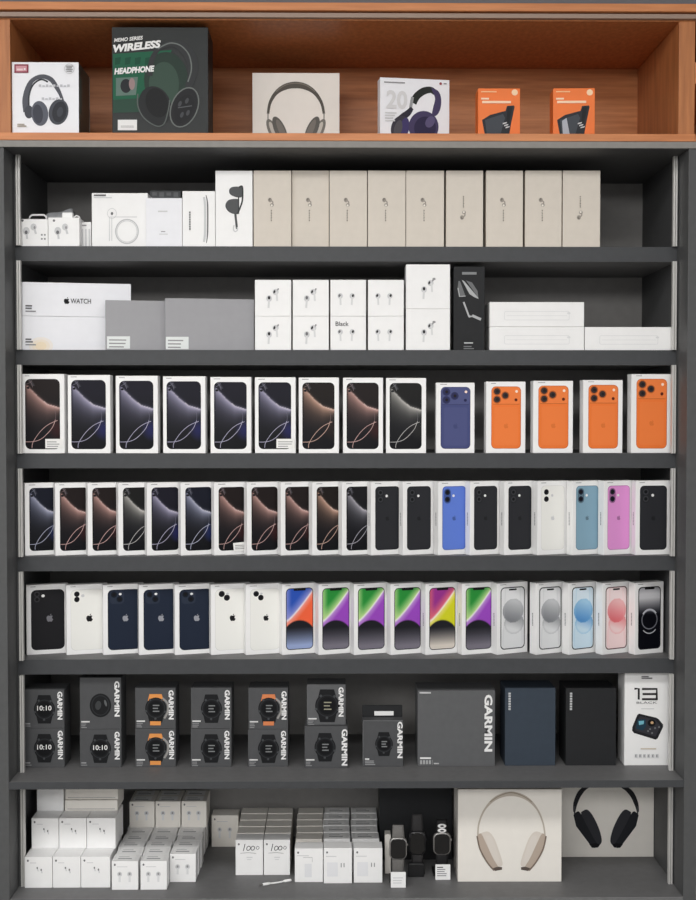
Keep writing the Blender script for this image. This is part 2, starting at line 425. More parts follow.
b = Box('headphone_box', 'white carton picturing purple headphones, right of centre in the wooden cabinet', 'box', zw, 380, 449.3, 77.2, .06, d=.032, m='cool_white', rz=8)
f = Flat(b)
I1 = ink((70,62,96)); I2 = ink((48,42,72)); I3 = ink((40,44,42))
headband(f, b, [(413,103),(417,96),(424,91),(431,90),(435,93)], [7,7,7,6,5], I3)
f.poly(b.P(spline([(431,87.5),(438,91),(441,98),(440.5,108),(437,115),(432,116),(433,108),(435,99),(433,93)], 5)), I1)
f.stroke(b.P([(412.5,97),(411,105),(410,112)]), 3*U, ink((150,152,154)))
headband(f, b, [(412,108),(408,113),(404,116),(400,119)], [3.5,6,6.5,6], ink((46,44,56)))
pell(f, b, 400, 128, 9, 12.5, ink((58,56,66)), 14); pell(f, b, 404.5, 128, 4.6, 10.5, ink((66,58,104)), 10); pell(f, b, 398, 129, 4, 9, ink((80,78,84)), 14)
pell(f, b, 423.5, 127, 15, 16, I1); pell(f, b, 425, 128, 11, 11.5, I2, 8); pell(f, b, 430, 122, 4.4, 6, ink((92,84,120)), 30)
f.build('headphone_picture')
f = Flat(b, base=.0015)
x, z = b.p(386,108.3); f.text('20', x, z, 21*U, 18*U, ink((214,214,216)), -1.5, .03)
x, z = b.p(384,81.5); bars(f, x, z, .05, 1, GREY, t=.003)
pell(f, b, 440.5, 83.8, 1.3, 1.3, ink((150,60,70))); x, z = b.p(443.5,83.2); bars(f, x, z, .008, 1, GREY, t=.003)
x, z = b.p(385,112); bars(f, x, z, .03, 4, PALE, .006, .003)
f.build('lettering', label='pale grey lettering')
for i, (x0, x1, lab) in enumerate(((478, 520, 'left of the two orange cartons on the wooden cabinet board'), (553, 594.7, 'right of the two orange cartons, nearest the cabinet end'))):
    b = Box('gadget_box', lab, 'box', zw, x0, x1, 88.3, .03, d=.055, m='orange_card', rz=0 if i == 0 else -2, group='orange cartons in the wooden cabinet')
    f = Flat(b); o = x0-478
    f.poly(b.P([(482+o,120),(490+o,115),(503+o,111.5),(505.5+o,111),(507+o,106),(513.8+o,105.5),(514.6+o,107),(511+o,124),(509+o,136),(485+o,136)]), ink((48,51,56)))
    f.poly(b.P([(485+o,120),(503+o,114),(505+o,118),(500+o,136),(487+o,136)]), ink((70,75,82)))
    f.poly(b.P([(507.5+o,107.5),(512.5+o,107),(509+o,124),(506+o,124)]), ink((36,38,42)))
    for k in range(3): f.poly(b.P([(503+o+k*1.4,123+k*2),(507+o+k*1.4,122+k*2),(506.5+o+k*1.4,123.4+k*2),(502.5+o+k*1.4,124.4+k*2)]), PALE)
    if i: f.poly(b.P([(487+o,121),(491.5+o,118),(495+o,136),(488+o,136)]), ink((176,180,190)))  # pale wedge painted as glare on the right carton
    f.build('device_picture')
    f = Flat(b, base=.0015)
    f.poly(b.P(ell(514.6+o, 92.6, 3.1, 3.1)), ink((250,214,176)))
    x, z = b.p(481+o,91.3); bars(f, x, z, .045, 1, ink((250,200,150)), t=.0026)
    x, z = b.p(481+o,98); f.rect(x, z-.004, x+.018, z, ink((252,220,190)))
    x, z = b.p(482+o,101); f.rect(x, z-.0055, x+.066, z, ink((252,216,184)))
    f.build('lettering')

# ----------------------------------------------- first grey shelf: accessories
z = ZS[0]; Yf = YR+.004
def budspic(f, b, cx, cy, s=1.0, col=GREY, tilt=0):
    for sgn in (-1, 1):
        c = math.cos(math.radians(tilt)); d = math.sin(math.radians(tilt))
        x, y = cx+sgn*5*s*c, cy+sgn*5*s*d
        f.poly(b.P(ell(x, y, 2.6*s, 2.6*s)), PALE)
        f.poly(b.P([(x-.9*s+sgn*.8*s, y), (x+.9*s+sgn*.8*s, y), (x+.7*s+sgn*.8*s, y+8*s), (x-.7*s+sgn*.8*s, y+8*s)]), PALE)
        f.poly(b.P(ell(x-.6*s*sgn, y-.4*s, 1.1*s, 1.5*s)), col)
for i, (x0, x1, t, lab) in enumerate(((16.8, 48, 219, 'small white earphone carton in the left corner of the first grey shelf'), (48.3, 79.5, 217.5, 'small white earphone carton under the grey plastic pouch'))):
    b = Box('earphone_box', lab, 'box', z, x0, x1, t, Yf, d=.05, m='white')
    f = Flat(b); o = x0-16.8
    f.poly(b.P(ell(22.5+o,220.6,1.2,1.2)), MGREY)
    pell(f, b, 26.3+o, 231, 3.4, 4, PALE); f.stroke(b.P([(26.3+o,231),(27.2+o,239)]), 2*U, PALE); pell(f, b, 26.2+o, 232.3, 1.5, 1.9, MGREY)
    pell(f, b, 33.6+o, 227, 3, 3.4, PALE); f.stroke(b.P([(34+o,227),(36+o,234)]), 2*U, PALE); pell(f, b, 34.6+o, 227.6, 1, 1.5, GREY)
    if i == 0:
        for q in range(4): x, zz = b.p(41+(q % 2)*3, 234+(q//2)*4); f.rect(x, zz-.004, x+.004, zz, GREY)
    f.build('earphone_picture')
    # hanging loop, clip
def tube(name, pts, r, m, parent=None, n=8, closed=False):
    bm = bmesh.new(); rings = []
    P = [Vector(p) for p in pts]; N = len(P)
    for i, p in enumerate(P):
        a = P[(i-1) % N] if (i or closed) else P[0]; c = P[(i+1) % N] if (i < N-1 or closed) else P[-1]
        t = (c-a).normalized(); s = t.cross(Vector((.3,.2,1))).normalized(); u = s.cross(t)
        rr = r[i] if isinstance(r, (list, tuple)) else r
        rings.append([bm.verts.new(p+(s*math.cos(2*PI*k/n)+u*math.sin(2*PI*k/n))*rr) for k in range(n)])
    for i in range(N if closed else N-1):
        A, B = rings[i], rings[(i+1) % N]
        for k in range(n): bm.faces.new((A[k], A[(k+1) % n], B[(k+1) % n], B[k]))
    if not closed:
        bm.faces.new(rings[0]); bm.faces.new(rings[-1])
    return link(name, bmdone(name, bm, m, True), parent)
zt = W(38, 219, Yf).z
lx0 = W(29.5, 216, Yf+.02).x; lx1 = W(46.5, 216, Yf+.02).x
cl = empty('cable_loop', (lx0, Yf+.02, zt)); tag(cl, 'white looped cable resting on the small earphone carton at far left', 'cable')
L = lx1-lx0
tube('cord', [(0,0,.003),(.001,0,.009),(.006,0,.0125),(L*.5,0,.0125),(L-.006,0,.0125),(L-.001,0,.009),(L,0,.003)], .0024, 'white_plastic', cl)
zt = W(64, 217.5, Yf).z
px0 = W(46, 210, Yf+.055).x; px1 = W(72.5, 210, Yf+.055).x
bm = bmesh.new()
N = 8
top = []; bot = []
for j in range(4):
    for i in range(N+1):
        u = i/N; v = j/3
        wob = .0018*math.sin(u*9+v*4)
        top.append(bm.verts.new((u*(px1-px0), .03*v, .022+.012*u*(1-.3*v)+wob))); bot.append(bm.verts.new((u*(px1-px0), .03*v, .0003+.0015*u)))
for j in range(3):
    for i in range(N):
        a = j*(N+1)+i; q = (a, a+1, a+N+2, a+N+1)
        bm.faces.new([top[k] for k in q]); bm.faces.new([bot[k] for k in reversed(q)])
for i in range(N): bm.faces.new((bot[i], bot[i+1], top[i+1], top[i])); a = 3*(N+1)+i; bm.faces.new((top[a], top[a+1], bot[a+1], bot[a]))
for j in range(3):
    a = j*(N+1); c = a+N+1; bm.faces.new((top[a], top[c], bot[c], bot[a])); a += N; c += N; bm.faces.new((bot[a], bot[c], top[c], top[a]))
# an earphone carton row behind carries the pouch
pz = z+.062
b = Box('earphone_box', 'small plain white carton standing behind the two left earphone cartons', 'box', z, 44, None, 0, Yf+.053, d=.06, m='white', w=.075, h=.0618)
pouch = tag(empty('plastic_pouch', (px0, Yf+.056, z+.062)), 'crumpled clear grey plastic pouch lying above the small white cartons', 'pouch')
mat('pouch_plastic', (150, 152, 155), .25, .5, noise=.15, nscale=60)
link('film', bmdone('film', bm, 'pouch_plastic', True), pouch)
ad = tag(empty('cable_clip', (W(62, 214, Yf+.018).x, Yf+.018, zt)), 'white plastic charger bracket on the second small earphone carton', 'charger')
aw = W(79, 214, Yf+.018).x-W(62, 214, Yf+.018).x
link('body', boxmesh('body', 0, aw*.62, 0, .02, .0002, .015, 'white_plastic', .002), ad)
tube('prong', [(aw*.62,.01,.005),(aw*.8,.01,.009),(aw*.97,.01,.006),(aw,.01,.002)], .0018, 'white_plastic', ad)
b = Box('earphone_box', 'narrow pale carton between the small earphone cartons and the charger carton', 'box', z, 80.3, 91.2, 222, Yf+.03, d=.06, m='white')
f = Flat(b); x, zz = b.p(81,226); f.rect(x, zz, x+.013, zz+.003, GREY)
for k in range(3): f.rect(.004+k*.008, .004, .007+k*.008, .045, PALE)
f.build('side_print')

b = Box('charger_box', 'white carton with a round charging puck outline, left part of the first grey shelf', 'box', z, 92, 148, 193, Yf+.012, d=.09, m='white')
f = Flat(b)
f.stroke(b.P(ell(127,231.5,11.3,12)), 1.2*U, ink((196,197,199)), True); f.stroke(b.P(ell(127,231.5,10,10.6)), .6*U, PALE, True)
f.stroke(b.P([(109.5,241),(109.5,217),(137,217)]), .8*U, PALE); f.stroke(b.P([(111.8,217),(111.8,241)]), 1*U, ink((216,217,218)))
f.poly(b.P(ell(112,213.6,1.2,1.6)), MGREY); f.stroke(b.P(ell(112,213.5,4.5,5)), .5*U, PALE, True)
f.build('charger_picture')
f = Flat(b, base=.0012); x, zz = b.p(94,194.5); f.rect(x, zz-.004, x+.028, zz, MGREY); f.rect(x, zz-.0085, x+.042, zz-.0065, PALE); f.build('lettering')
b = Box('charger_box', 'plain white square carton beside the round puck charger carton', 'box', z, 146, 182.2, 198, Yf, d=.07, m='cool_white')
f = Flat(b); x, zz = b.p(158,212); f.rect(x, zz, x+.022, zz+.003, PALE); x, zz = b.p(161,232); f.rect(x, zz, x+.01, zz+.002, GREY); f.rect(x-.004, zz-.006, x+.016, zz-.004, PALE)
f.build('lettering')
b = Box('gadget_box', 'small dark carton peeping out behind the plain white square carton', 'box', z, 150, 181, 190.5, Yf+.076, d=.05, m='dark_card')
f = Flat(b)
for k in range(4): f.rect(.006+k*.017, b.h-.012-.003*(k % 2), .017+k*.017, b.h-.004, ink((104,105,107)))
f.build('front_print')
b = Box('stylus_box', 'white carton with a slim curved stylus outline and sideways lettering', 'box', z, 182.6, 215.2, 191, Yf, d=.06, m='white')
f = Flat(b)
f.stroke(spline(b.P([(206,195),(207.6,205),(207.6,232),(206.5,243)]), 5), [.6*U,1.4*U,1.4*U,.6*U], MGREY)
f.stroke(spline(b.P([(204,197),(205,206),(205,232),(204,242)]), 5), 2.2*U, PALE)
f.build('stylus_picture')
f = Flat(b, base=.0012); x, zz = b.p(189.2,230)
for k in range(8): f.rect(x, zz+k*.0055, x+.0034, zz+k*.0055+.0042, MGREY)
f.build('lettering')
b = Box('glasses_box', 'tall white carton picturing dark sunglasses turned on their side', 'box', z, 215.6, 252.6, 170.6, Yf, d=.08, m='white')
f = Flat(b); I = ink((84,86,88)); I2 = ink((62,64,66))
f.poly(b.P(spline([(242.5,187),(242.6,196),(238,197.5),(231,195),(229,191),(231,187.6),(236,186.6),(242.5,187)], 5)[:-1]), I)
f.poly(b.P(spline([(238.5,199),(238.5,213),(232,213.5),(227,210),(225.4,205),(228,200.5),(233,199),(238.5,199)], 5)[:-1]), I)
f.stroke(spline(b.P([(239,187.5),(242.3,187),(242.4,200),(240,208),(237.5,214)]), 6), 1.6*U, I2)
f.stroke(b.P([(238.6,196.5),(238.6,214)]), 1.2*U, I2)
f.stroke(b.P([(235.3,213.5),(236.2,222),(237,229)]), 2.2*U, I)
f.stroke(spline(b.P([(234.2,225),(233.4,229),(235,231.6),(237.5,230),(237.2,227)]), 5), 1.1*U, PALE)
f.build('glasses_picture')
BG = ['leftmost beige upright carton, beside the sunglasses carton', 'second beige upright carton from the left', 'third beige upright carton from the left', 'fourth beige upright carton from the left',
      'beige upright carton in the middle of the nine', 'beige upright carton with its print upside down, sixth of nine', 'third beige upright carton from the right', 'second beige upright carton from the right', 'rightmost beige upright carton, print upside down, beside the empty shelf end']
for i, (x0, x1) in enumerate(((253.6,291.3),(291.9,329),(329.6,367),(367.8,405.5),(406.1,444),(446,483),(486,522.8),(525,561.5),(562.6,600))):
    b = Box('earring_box', BG[i], 'box', z, x0, x1, 170.5, Yf+(.012 if i == 1 else .001*(i % 3)), d=.12, m='beige', group='beige upright cartons on the first grey shelf')
    cx = (x0+x1)/2-1.5; fl = i in (5, 8); g = ink((122,116,109)); g2 = ink((156,149,141))
    f = Flat(b)
    q = 1 if not fl else -1; cy = 209 if not fl else 208.5
    f.poly(b.P(ell(cx-1, cy-9*q, 2.0, 2.2)), g2); f.poly(b.P(ell(cx-1.2, cy-9.5*q, 1, 1.4)), g)
    f.stroke(spline(b.P([(cx-1,cy-9*q),(cx+1.8,cy-7*q),(cx+1.5,cy-3.5*q)]), 5), 1.2*U, g2)
    f.poly(b.P(ell(cx+1, cy-4*q, 1.9, 1.7)), g2); f.poly(b.P(ell(cx+.8, cy-3.6*q, 1, 1)), ink((236,230,222)))
    f.build('earring_picture')
    f = Flat(b, base=.0013)
    for k in range(7):
        x, zz = b.p(cx+.3, cy+(1.5+k*1.7)*q); f.rect(x-.001, zz-.0012, x+.0016-.0006*(k % 2), zz+.0012, g)
    f.build('lettering')

# ---------------------------------------------- second grey shelf: mixed boxes
z = ZS[1]
hb = W(22, 315.8, Yf).z-z
def wbox(lab, zz, yt, logo):
    b = Box('smartwatch_box', lab, 'box', zz, 22, 131, yt, Yf+.001, d=.06, m='cool_white', rz=11, h=hb-.0003)
    if logo:
        f = Flat(b); x, q = b.p(66.7,300.6); fruit(f, x, q, .017, BLACK)
        f.build('emblem')
    f = Flat(b, base=.0004)
    if not logo:
        for k, c in enumerate(((238,232,226),(239,228,212),(239,223,196))): f.poly(b.P(ell(41, 346, 12-3.2*k, 9-2.4*k)), ink(c))
        f.build('stain')
    f = Flat(b, base=.0012)
    if logo: x, q = b.p(70.6,303.4); f.text('WATCH', x, q, .047, .0115, DARK, 0, .01)
    x, q = b.p(25.5, 305 if logo else 338.5); bars(f, x, q, .018 if logo else .022, 2, MGREY, .006, .0035); bars(f, x, q-.013, .024, 1, GREY, t=.003)
    f.build('lettering')
    return b
wbox('long white smartwatch carton with yellowish corner stain, lower of the left stack', z, 316, False)
wbox('long white smartwatch carton with black emblem, on top of the stained one', z+hb, 282, True)
b = Box('tablet_box', 'smaller plain grey carton leaning before the white smartwatch cartons', 'box', z, 105.5, 166, 300, Yf+.0005, d=.03, m='mid_grey', rz=9)
def gsticker(b, x0, y0, x1, y1):
    f = Flat(b); f.poly(b.P([(x0,y0),(x1,y0),(x1,y1),(x0,y1)]), ink((226,230,230))); x, q = b.p(x0+2, y0+3)
    bars(f, x, q, (x1-x0-5)*U, 3, GREY, .008, .003); f.build('price_sticker')
gsticker(b, 107, 336.3, 130, 348.7)
b = Box('tablet_box', 'wider plain grey carton left of the earphone carton stacks', 'box', z, 165.3, 254, 298, Yf, d=.03, m='mid_grey', rz=9)
gsticker(b, 165.9, 336.8, 188.6, 349.2)
EB = [('leftmost', 255, 291.2), ('second', 292.8, 328.8), ('third', 330.4, 366), ('fourth', 368, 403.8), ('tallest', 406, 450)]
for i, (nm, x0, x1) in enumerate(EB):
    tall = i == 4
    zm = W(x0, 308.8 if tall else 316.2, Yf).z
    for k in (0, 1):
        side = 'upper' if k else 'lower'
        lab = '%s white earphone carton of the %s two-high stack on the second grey shelf' % (side, ['leftmost','second','third','fourth','tallest'][i])
        if i == 2 and not k: lab = 'white earphone carton with a black word above its picture, lower of its stack'
        b = Box('earphone_box', lab, 'box', zm if k else z, x0, x1, (264.3 if tall else 279.8), Yf, d=.06, m='white', h=None if k else zm-z-.0002, group='earphone cartons stacked two high on the second grey shelf')
        f = Flat(b); cx = (x0+x1)/2; cy = (296 if k else 332) if not tall else (287 if k else 330)
        if i in (2, 3):
            for s in (-1, 1):
                xx = cx-2+s*6; f.poly(b.P(ell(xx, cy, 2.6, 2.8)), PALE); f.stroke(b.P([(xx,cy),(xx-s*.5,cy+9)]), 1.8*U, ink((218,219,220))); f.poly(b.P(ell(xx+s*.7, cy-.4, 1.1, 1.5, 20)), DARK if (s > 0 or i == 3) else MGREY)
        else:
            xx = cx-4; f.poly(b.P(ell(xx, cy+2.5, 2.8, 3.2)), PALE); f.stroke(b.P([(xx,cy+3),(xx-.6,cy+12)]), 2*U, ink((216,217,218))); f.poly(b.P(ell(xx, cy+1.8, 1.3, 1.8)), MGREY if i == 1 else DARK)
            xx = cx+1.5; f.poly(b.P(ell(xx+1, cy-4, 3, 3)), PALE); f.stroke(b.P([(xx+2,cy-4),(xx+2.6,cy+5)]), 1.8*U, ink((218,219,220))); f.poly(b.P(ell(xx-.2, cy-4.2, 1, 1.7, 20)), DARK); f.poly(b.P(ell(xx+3.4, cy-6.6, .8, 1.3, 20)), GREY)
            if tall: f.poly(b.P(ell(cx+6, cy-8, 1.6, 1.2)), GREY)
        f.build('earphone_picture')
        if i == 2 and not k:
            f = Flat(b, base=.0018); x, q = b.p(335.6,326); f.text('Black', x, q, 13*U, 4.4*U, DARK); f.build('lettering')
b = Box('adapter_box', 'tall black carton picturing a silver folding gadget', 'box', z, 453.6, 484.5, 266.5, Yf+.006, d=.06, m='black_card')
f = Flat(b); I = ink((178,180,182)); I2 = ink((112,114,116))
f.poly(b.P([(461.8,280),(464,281),(478,297.5),(478.6,299),(474,297),(469.5,294)]), I); f.poly(b.P([(466,280.5),(472,282.5),(477.5,291),(478.4,298)]), I2)
f.poly(b.P([(458.5,281),(460,281),(465,295),(462,297),(459.6,296),(457.6,288)]), I2); f.stroke(b.P([(458,288),(459.5,296.5),(465.5,296)]), 1*U, I)
f.stroke(b.P([(463.6,302),(469,316.5)]), 1.7*U, I); f.stroke(b.P([(468.6,316.5),(472,315.5),(481,319.5)]), 2.6*U, I); f.poly(b.P(ell(471,314.8,1.6,1)), DARK)
f.build('gadget_picture')
f = Flat(b, base=.0018)
x, q = b.p(462,273.2); f.rect(x, q-.0035, x+.034, q+.0025, ink((136,138,140)))
x, q = b.p(464,343.6); f.rect(x, q, x+.021, q+.003, ink((190,192,194))); x, q = b.p(463.5,346); bars(f, x, q, .028, 2, ink((120,122,124)), .005, .0026)
f.build('lettering')
zk = W(490, 326.6, Yf).z
def kbox(lab, zz, x0, x1, yt, h=None):
    b = Box('keyboard_box', lab, 'box', zz, x0, x1, yt, Yf+.001, d=.12, m='white', h=h, group='flat white cartons on the second grey shelf')
    f = Flat(b); I = ink((222,223,224)); m_ = b.h*.48
    f.stroke(rrect(.035, m_-.012, b.w-.035, m_+.008, .003), .0012, I, True); f.stroke([(.04, m_-.002), (b.w-.04, m_-.002)], .001, I); f.poly(ell(b.w-.036, m_+.004, .004, .0024), I)
    f.build('keyboard_outline')
kbox('flat white carton, lower of the two stacked right of the black carton', z, 489.6, 584, 326.6, zk-z-.0002)
kbox('flat white carton, lying on top of the other flat white carton', zk, 489.6, 584, 302)
kbox('flat white carton, alone at the right end of the second grey shelf', z, 584.8, 672.6, 327)

# -------------------------------------------------------------- phone boxes
def mix(a, b_, t): t = max(0, min(1, t)); return tuple(a[i]+(b_[i]-a[i])*t for i in range(3))
def curve_c(u):
    P = [(0,.93),(.1,.89),(.37,.75),(.63,.645),(.95,.597),(1.01,.595)]
    for (a, c), (e, g) in zip(P, P[1:]):
        if u <= e: return c+(g-c)*(u-a)/(e-a)
    return P[-1][1]
TINT = {'rose': ((226,176,166), (46,38,38), (66,34,36)), 'violet': ((196,192,222), (38,38,52), (44,46,108)), 'blue': ((196,200,226), (34,38,54), (40,52,112)),
        'copper': ((232,184,160), (44,38,36), (46,36,34)), 'grey': ((206,204,198), (40,40,40), (44,44,44)), 'ash': ((190,188,200), (38,38,42), (42,42,50))}
def glow(kind):
    g, d, low = TINT[kind]; low = mix((0,0,0), low, .8)
    def fn(u, v):
        c = curve_c(u); s = c-v
        bg = mix((16,17,21), mix((0,0,0), d, .72), (v-.3)/.5)
        lowf = max(0, 1-((u-.95)**2/.10+(v-.28)**2/.03))
        bg = mix(bg, low, lowf*.9)
        if s >= 0:
            Lh = .05+.19*(1-u)**.8
            a = math.exp(-s/Lh)*(.78+.22*u)*min(1, .25+u/.10)
            ed = math.exp(-s/.012)*min(1, u/.35)*.7
        else:
            a = math.exp(s/.016)*.55*min(1, .1+u/.3); ed = 0
        col = mix(bg, g, min(1, a*.92)); col = mix(col, (245,236,234), ed*.75)
        if v > .9 and u < .35: col = mix(col, (104,104,112), max(0, 1-abs(u-.18-(v-.95)*-1.2)/.07)*.7)
        return col
    return fn
def lines16(f, x0, z0, x1, z1, kind):
    g = TINT[kind][0]; I = ink(mix(g, (120,120,130), .35)); I2 = ink(mix(g, (60,60,70), .66))
    q = lambda P: spline([(x0+u*(x1-x0), z0+v*(z1-z0)) for u, v in P], 6)
    f.stroke(q([(.19,.02),(.22,.10),(.42,.245),(.66,.35),(.93,.41)]), .0013, I)
    f.stroke(q([(.01,.105),(.25,.11),(.45,.145),(.62,.215),(.78,.31),(.87,.42)]), .0013, I)
    f.stroke(q([(.87,.42),(.88,.50),(.84,.58)]), .0008, I2)
    f.stroke(q([(.06,.93),(.16,.955),(.2,.98)]), .001, I2); f.stroke(q([(.22,.88),(.18,.94),(.10,.985)]), .001, I2)
    f.poly(ell(x0+.09*(x1-x0), z0+.875*(z1-z0), .0035, .0025), ink((30,30,34)))
def wall14(A, A2, B, B2, C):
    def fn(u, v):
        d = .47+.04*u+.45*u**1.25        # bright ridge running up to the right
        dome = ((u-.48)/.60)**2+((v-.20)/.265)**2
        base = mix(C, (30,30,36), min(1, max(0, v-.06)/.30))
        if v < .2: return base
        s = v-d
        if s > 0: col = mix(A2, A, s/.22) if u > .2 else mix(mix(A2, A, s/.22), A2, .75*(1-u/.2))
        else: col = mix(B2, B, -s/.16)
        col = mix(col, (240,236,238), math.exp(-(s/.022)**2)*.85)
        if dome < 1.12: col = mix(base, col, max(0, (dome-1)/.12))
        return col
    return fn
def wall15(light, mid, deep):
    def fn(u, v):
        c1 = math.hypot((u-.52)/.46, (v-.62)/.2); c2 = math.hypot((u-.56)/.43, (v-.41)/.18); c3 = math.hypot((u-.5)/.5, (v-.2)/.26)
        col = mix(light, (246,246,248), .35)
        if c3 < 1: col = mix(col, light, .7)
        if c2 < 1: col = mix(mix(light, deep, .62), light, (.58-v)/.26-.55*(u-.5)); col = mix(col, mid, max(0, (c2-.8)/.2)*.45)
        if c1 < 1:
            t = (.80-v)/.38; col = mix(mix(light, mid, .35), deep, max(0, min(1, t))*.72+.22*(.5-u)); col = mix(col, mid, max(0, (c1-.8)/.2)*.3)
        return mix(col, mix(light, mid, .5), math.exp(-((abs(u-.5)-.44+.12*v)/.02)**2)*.35)
    return fn
W14 = {'green': wall14((42,140,58), (196,222,150), (150,72,186), (190,150,214), (120,116,128)),
       'bluered': wall14((44,82,178), (150,150,214), (236,100,64), (240,160,150), (150,166,206)),
       'magenta': wall14((150,52,140), (226,110,120), (206,206,40), (240,226,150), (214,206,196))}
W15 = {'silver': wall15((218,220,222), (160,162,167), (88,91,97)), 'blue': wall15((200,224,240), (112,178,220), (44,112,188)), 'pink': wall15((246,216,216), (236,152,156), (218,74,84))}
def wall16e(u, v):
    c = mix((12,13,20), (200,200,204), (v-.55)/.28); c = mix(c, (90,90,98), max(0, (v-.9)/.1)*.4)
    return c
BACK = {'black': (44,45,49), 'jet': (33,33,36), 'midnight': (34,42,58), 'white': (236,236,232), 'ultramarine': (96,126,212), 'teal': (132,166,186), 'pink': (224,150,212),
        'orange': (236,122,58), 'navy': (70,76,122)}
def phone(b, kind, style, m):
    """print a phone on the front of carton b with margins m = (left, bottom, right, top)"""
    x0, z0, x1, z1 = m[0], m[1], b.w-m[2], b.h-m[3]; w, h = x1-x0, z1-z0; r = w*.15
    f = Flat(b)
    if style == 'glow':
        f.grid(x0, z0, x1, z1, r, glow(kind), 40, 96); lines16(f, x0, z0, x1, z1, kind)
    elif style in ('w14', 'w15', 'w16e'):
        fr = ink((28,28,34)) if style != 'w15' else ink((52,54,58) if kind != 'pink' else (96,62,64))
        f.poly(rrect(x0, z0, x1, z1, r), fr); e = .0018 if style == 'w14' else .0024
        f.grid(x0+e, z0+e, x1-e, z1-e, r*.85, W14[kind] if style == 'w14' else W15[kind] if style == 'w15' else wall16e, 36, 84)
        c = (x0+x1)/2
        if style == 'w15': f.poly(rrect(c-w*.16, z1-.0082, c+w*.16, z1-.0042, .0019), BLACK)
        else: f.poly(rrect(c-w*.22, z1-.0066, c+w*.22, z1-.001, .0022), BLACK)
        if style == 'w16e':
            q = ink((190,192,200)); q2 = ink((122,124,134)); cx, cz = c, z0+h*.47; R = w*.34
            f.stroke(ell(cx, cz, R, R*1.0, 0, 24), .0024, q2, True); f.stroke(ell(cx, cz, R*1.05, R*1.12, 0, 14, PI*.2, PI*.8), .004, q)
            f.stroke(ell(cx, cz-.004, R*1.15, R*1.3, 0, 14, PI*1.25, PI*1.75), .0022, q)
    else:
        c = BACK[kind]; body = ink(c, .35)
        if kind == 'white': f.poly(rrect(x0-.0006, z0-.0006, x1+.0006, z1+.0006, r), ink((208,208,206)))
        f.poly(rrect(x0, z0, x1, z1, r), body)
        lens = BLACK; lo = ink(mix(c, (255,255,255), .16)); dk = ink(mix(c, (0,0,0), .22))
        if kind not in ('white',): f.stroke(rrect(x0+.0006, z0+.0006, x1-.0006, z1-.0006, r*.97), .0009, ink(mix(c, (0,0,0), .3)), True)
        if style == 'plateau':
            f.poly(rrect(x0+.001, z1-h*.285, x1-.001, z1-.001, r*.9), ink(mix(c, (255,255,255), .05))); f.stroke([(x0+.004, z1-h*.285), (x1-.004, z1-h*.285)], .0012, dk)
            for u, v in ((.19,.92),(.19,.79),(.47,.855)):
                f.poly(ell(x0+u*w, z0+v*h, w*.135, w*.135), dk); f.poly(ell(x0+u*w, z0+v*h, w*.105, w*.105), ink((60,50,48) if kind == 'orange' else (44,46,84))); f.poly(ell(x0+(u+.01)*w, z0+v*h, w*.05, w*.05), ink((34,30,34)))
            f.poly(ell(x0+.85*w, z0+.92*h, w*.045, w*.045), ink((250,226,206))); f.poly(ell(x0+.83*w, z0+.785*h, w*.05, w*.05), ink((96,40,28) if kind == 'orange' else (40,42,80)))
            f.poly(rrect(x0+w*.1, z0+h*.05, x1-w*.1, z0+h*.67, w*.08), ink(mix(c, (255,255,255), .035)))
            fruit(f, x0+w*.5, z0+h*.37, w*.2, ink(mix(c, (0,0,0), .06)))
        elif style == 'pill':
            if kind not in ('white',): f.poly(rrect(x0+w*.07, z1-h*.27, x0+w*.36, z1-h*.035, w*.14), ink(mix(c, (0,0,0), .30 if kind not in ('black',) else .12)))
            for v in (.905, .795):
                f.poly(ell(x0+.215*w, z0+v*h, w*.105, w*.105), ink((58,60,64)) if kind == 'black' else ink((30,36,56)) if kind != 'white' else ink((26,26,30)))
                f.poly(ell(x0+.215*w, z0+v*h, w*.06, w*.06), BLACK)
            f.poly(ell(x0+.47*w, z0+.85*h, w*.05, w*.05), WHITE if kind != 'white' else PALE)
            fruit(f, x0+w*.5, z0+h*.5, w*.2, ink(mix(c, (0,0,0), .25)) if kind != 'white' else PALE)
        elif style == 'diag':
            if kind != 'white': f.poly(rrect(x0+w*.07, z1-h*.235, x0+w*.5, z1-h*.03, w*.1), ink(mix(c, (255,255,255), .05)))
            for u, v in ((.20,.925),(.36,.86)) if kind == 'white' else ((.19,.92),(.36,.84)):
                f.poly(ell(x0+u*w, z0+v*h, w*.095, w*.095), ink((30,30,34)) if kind == 'white' else ink(mix(c, (0,0,0), .35)))
                f.poly(ell(x0+u*w, z0+v*h, w*.05, w*.05), BLACK)
            f.poly(ell(x0+.38*w, z0+.925*h, w*.045, w*.035), WHITE if kind != 'white' else PALE)
            fruit(f, x0+w*.54, z0+h*.53, w*.24, ink((30,30,32)) if kind == 'white' else ink((150,152,160)))
        elif style == 'vert':
            for v in (.93, .842):
                f.poly(ell(x0+.18*w, z0+v*h, w*.083, w*.083), ink((30,30,34)) if kind == 'white' else ink((58,58,62))); f.poly(ell(x0+.18*w, z0+v*h, w*.05, w*.05), BLACK)
            f.poly(ell(x0+.36*w, z0+.90*h, w*.05, w*.045), WHITE if kind != 'white' else PALE)
            fruit(f, x0+w*.56, z0+h*.53, w*.26, ink((30,30,32)) if kind == 'white' else ink((118,118,124)))
    f.build('front_print')
    f = Flat(b); bars(f, m[0]*.9, b.h-m[3]*.32, .018, 1, ink((140,140,144)), t=.0013); f.build('lettering')
def sticker(b, w=.042, h=.022, bend=0):
    f = Flat(b, base=.0019)
    x0, z0 = b.w-w-.003, .012
    f.rect(x0, z0, x0+w, z0+h, ink((236,236,234))); bars(f, x0+.004, z0+h-.006, w-.008, 3, GREY, .0052, .002)
    f.build('price_sticker')
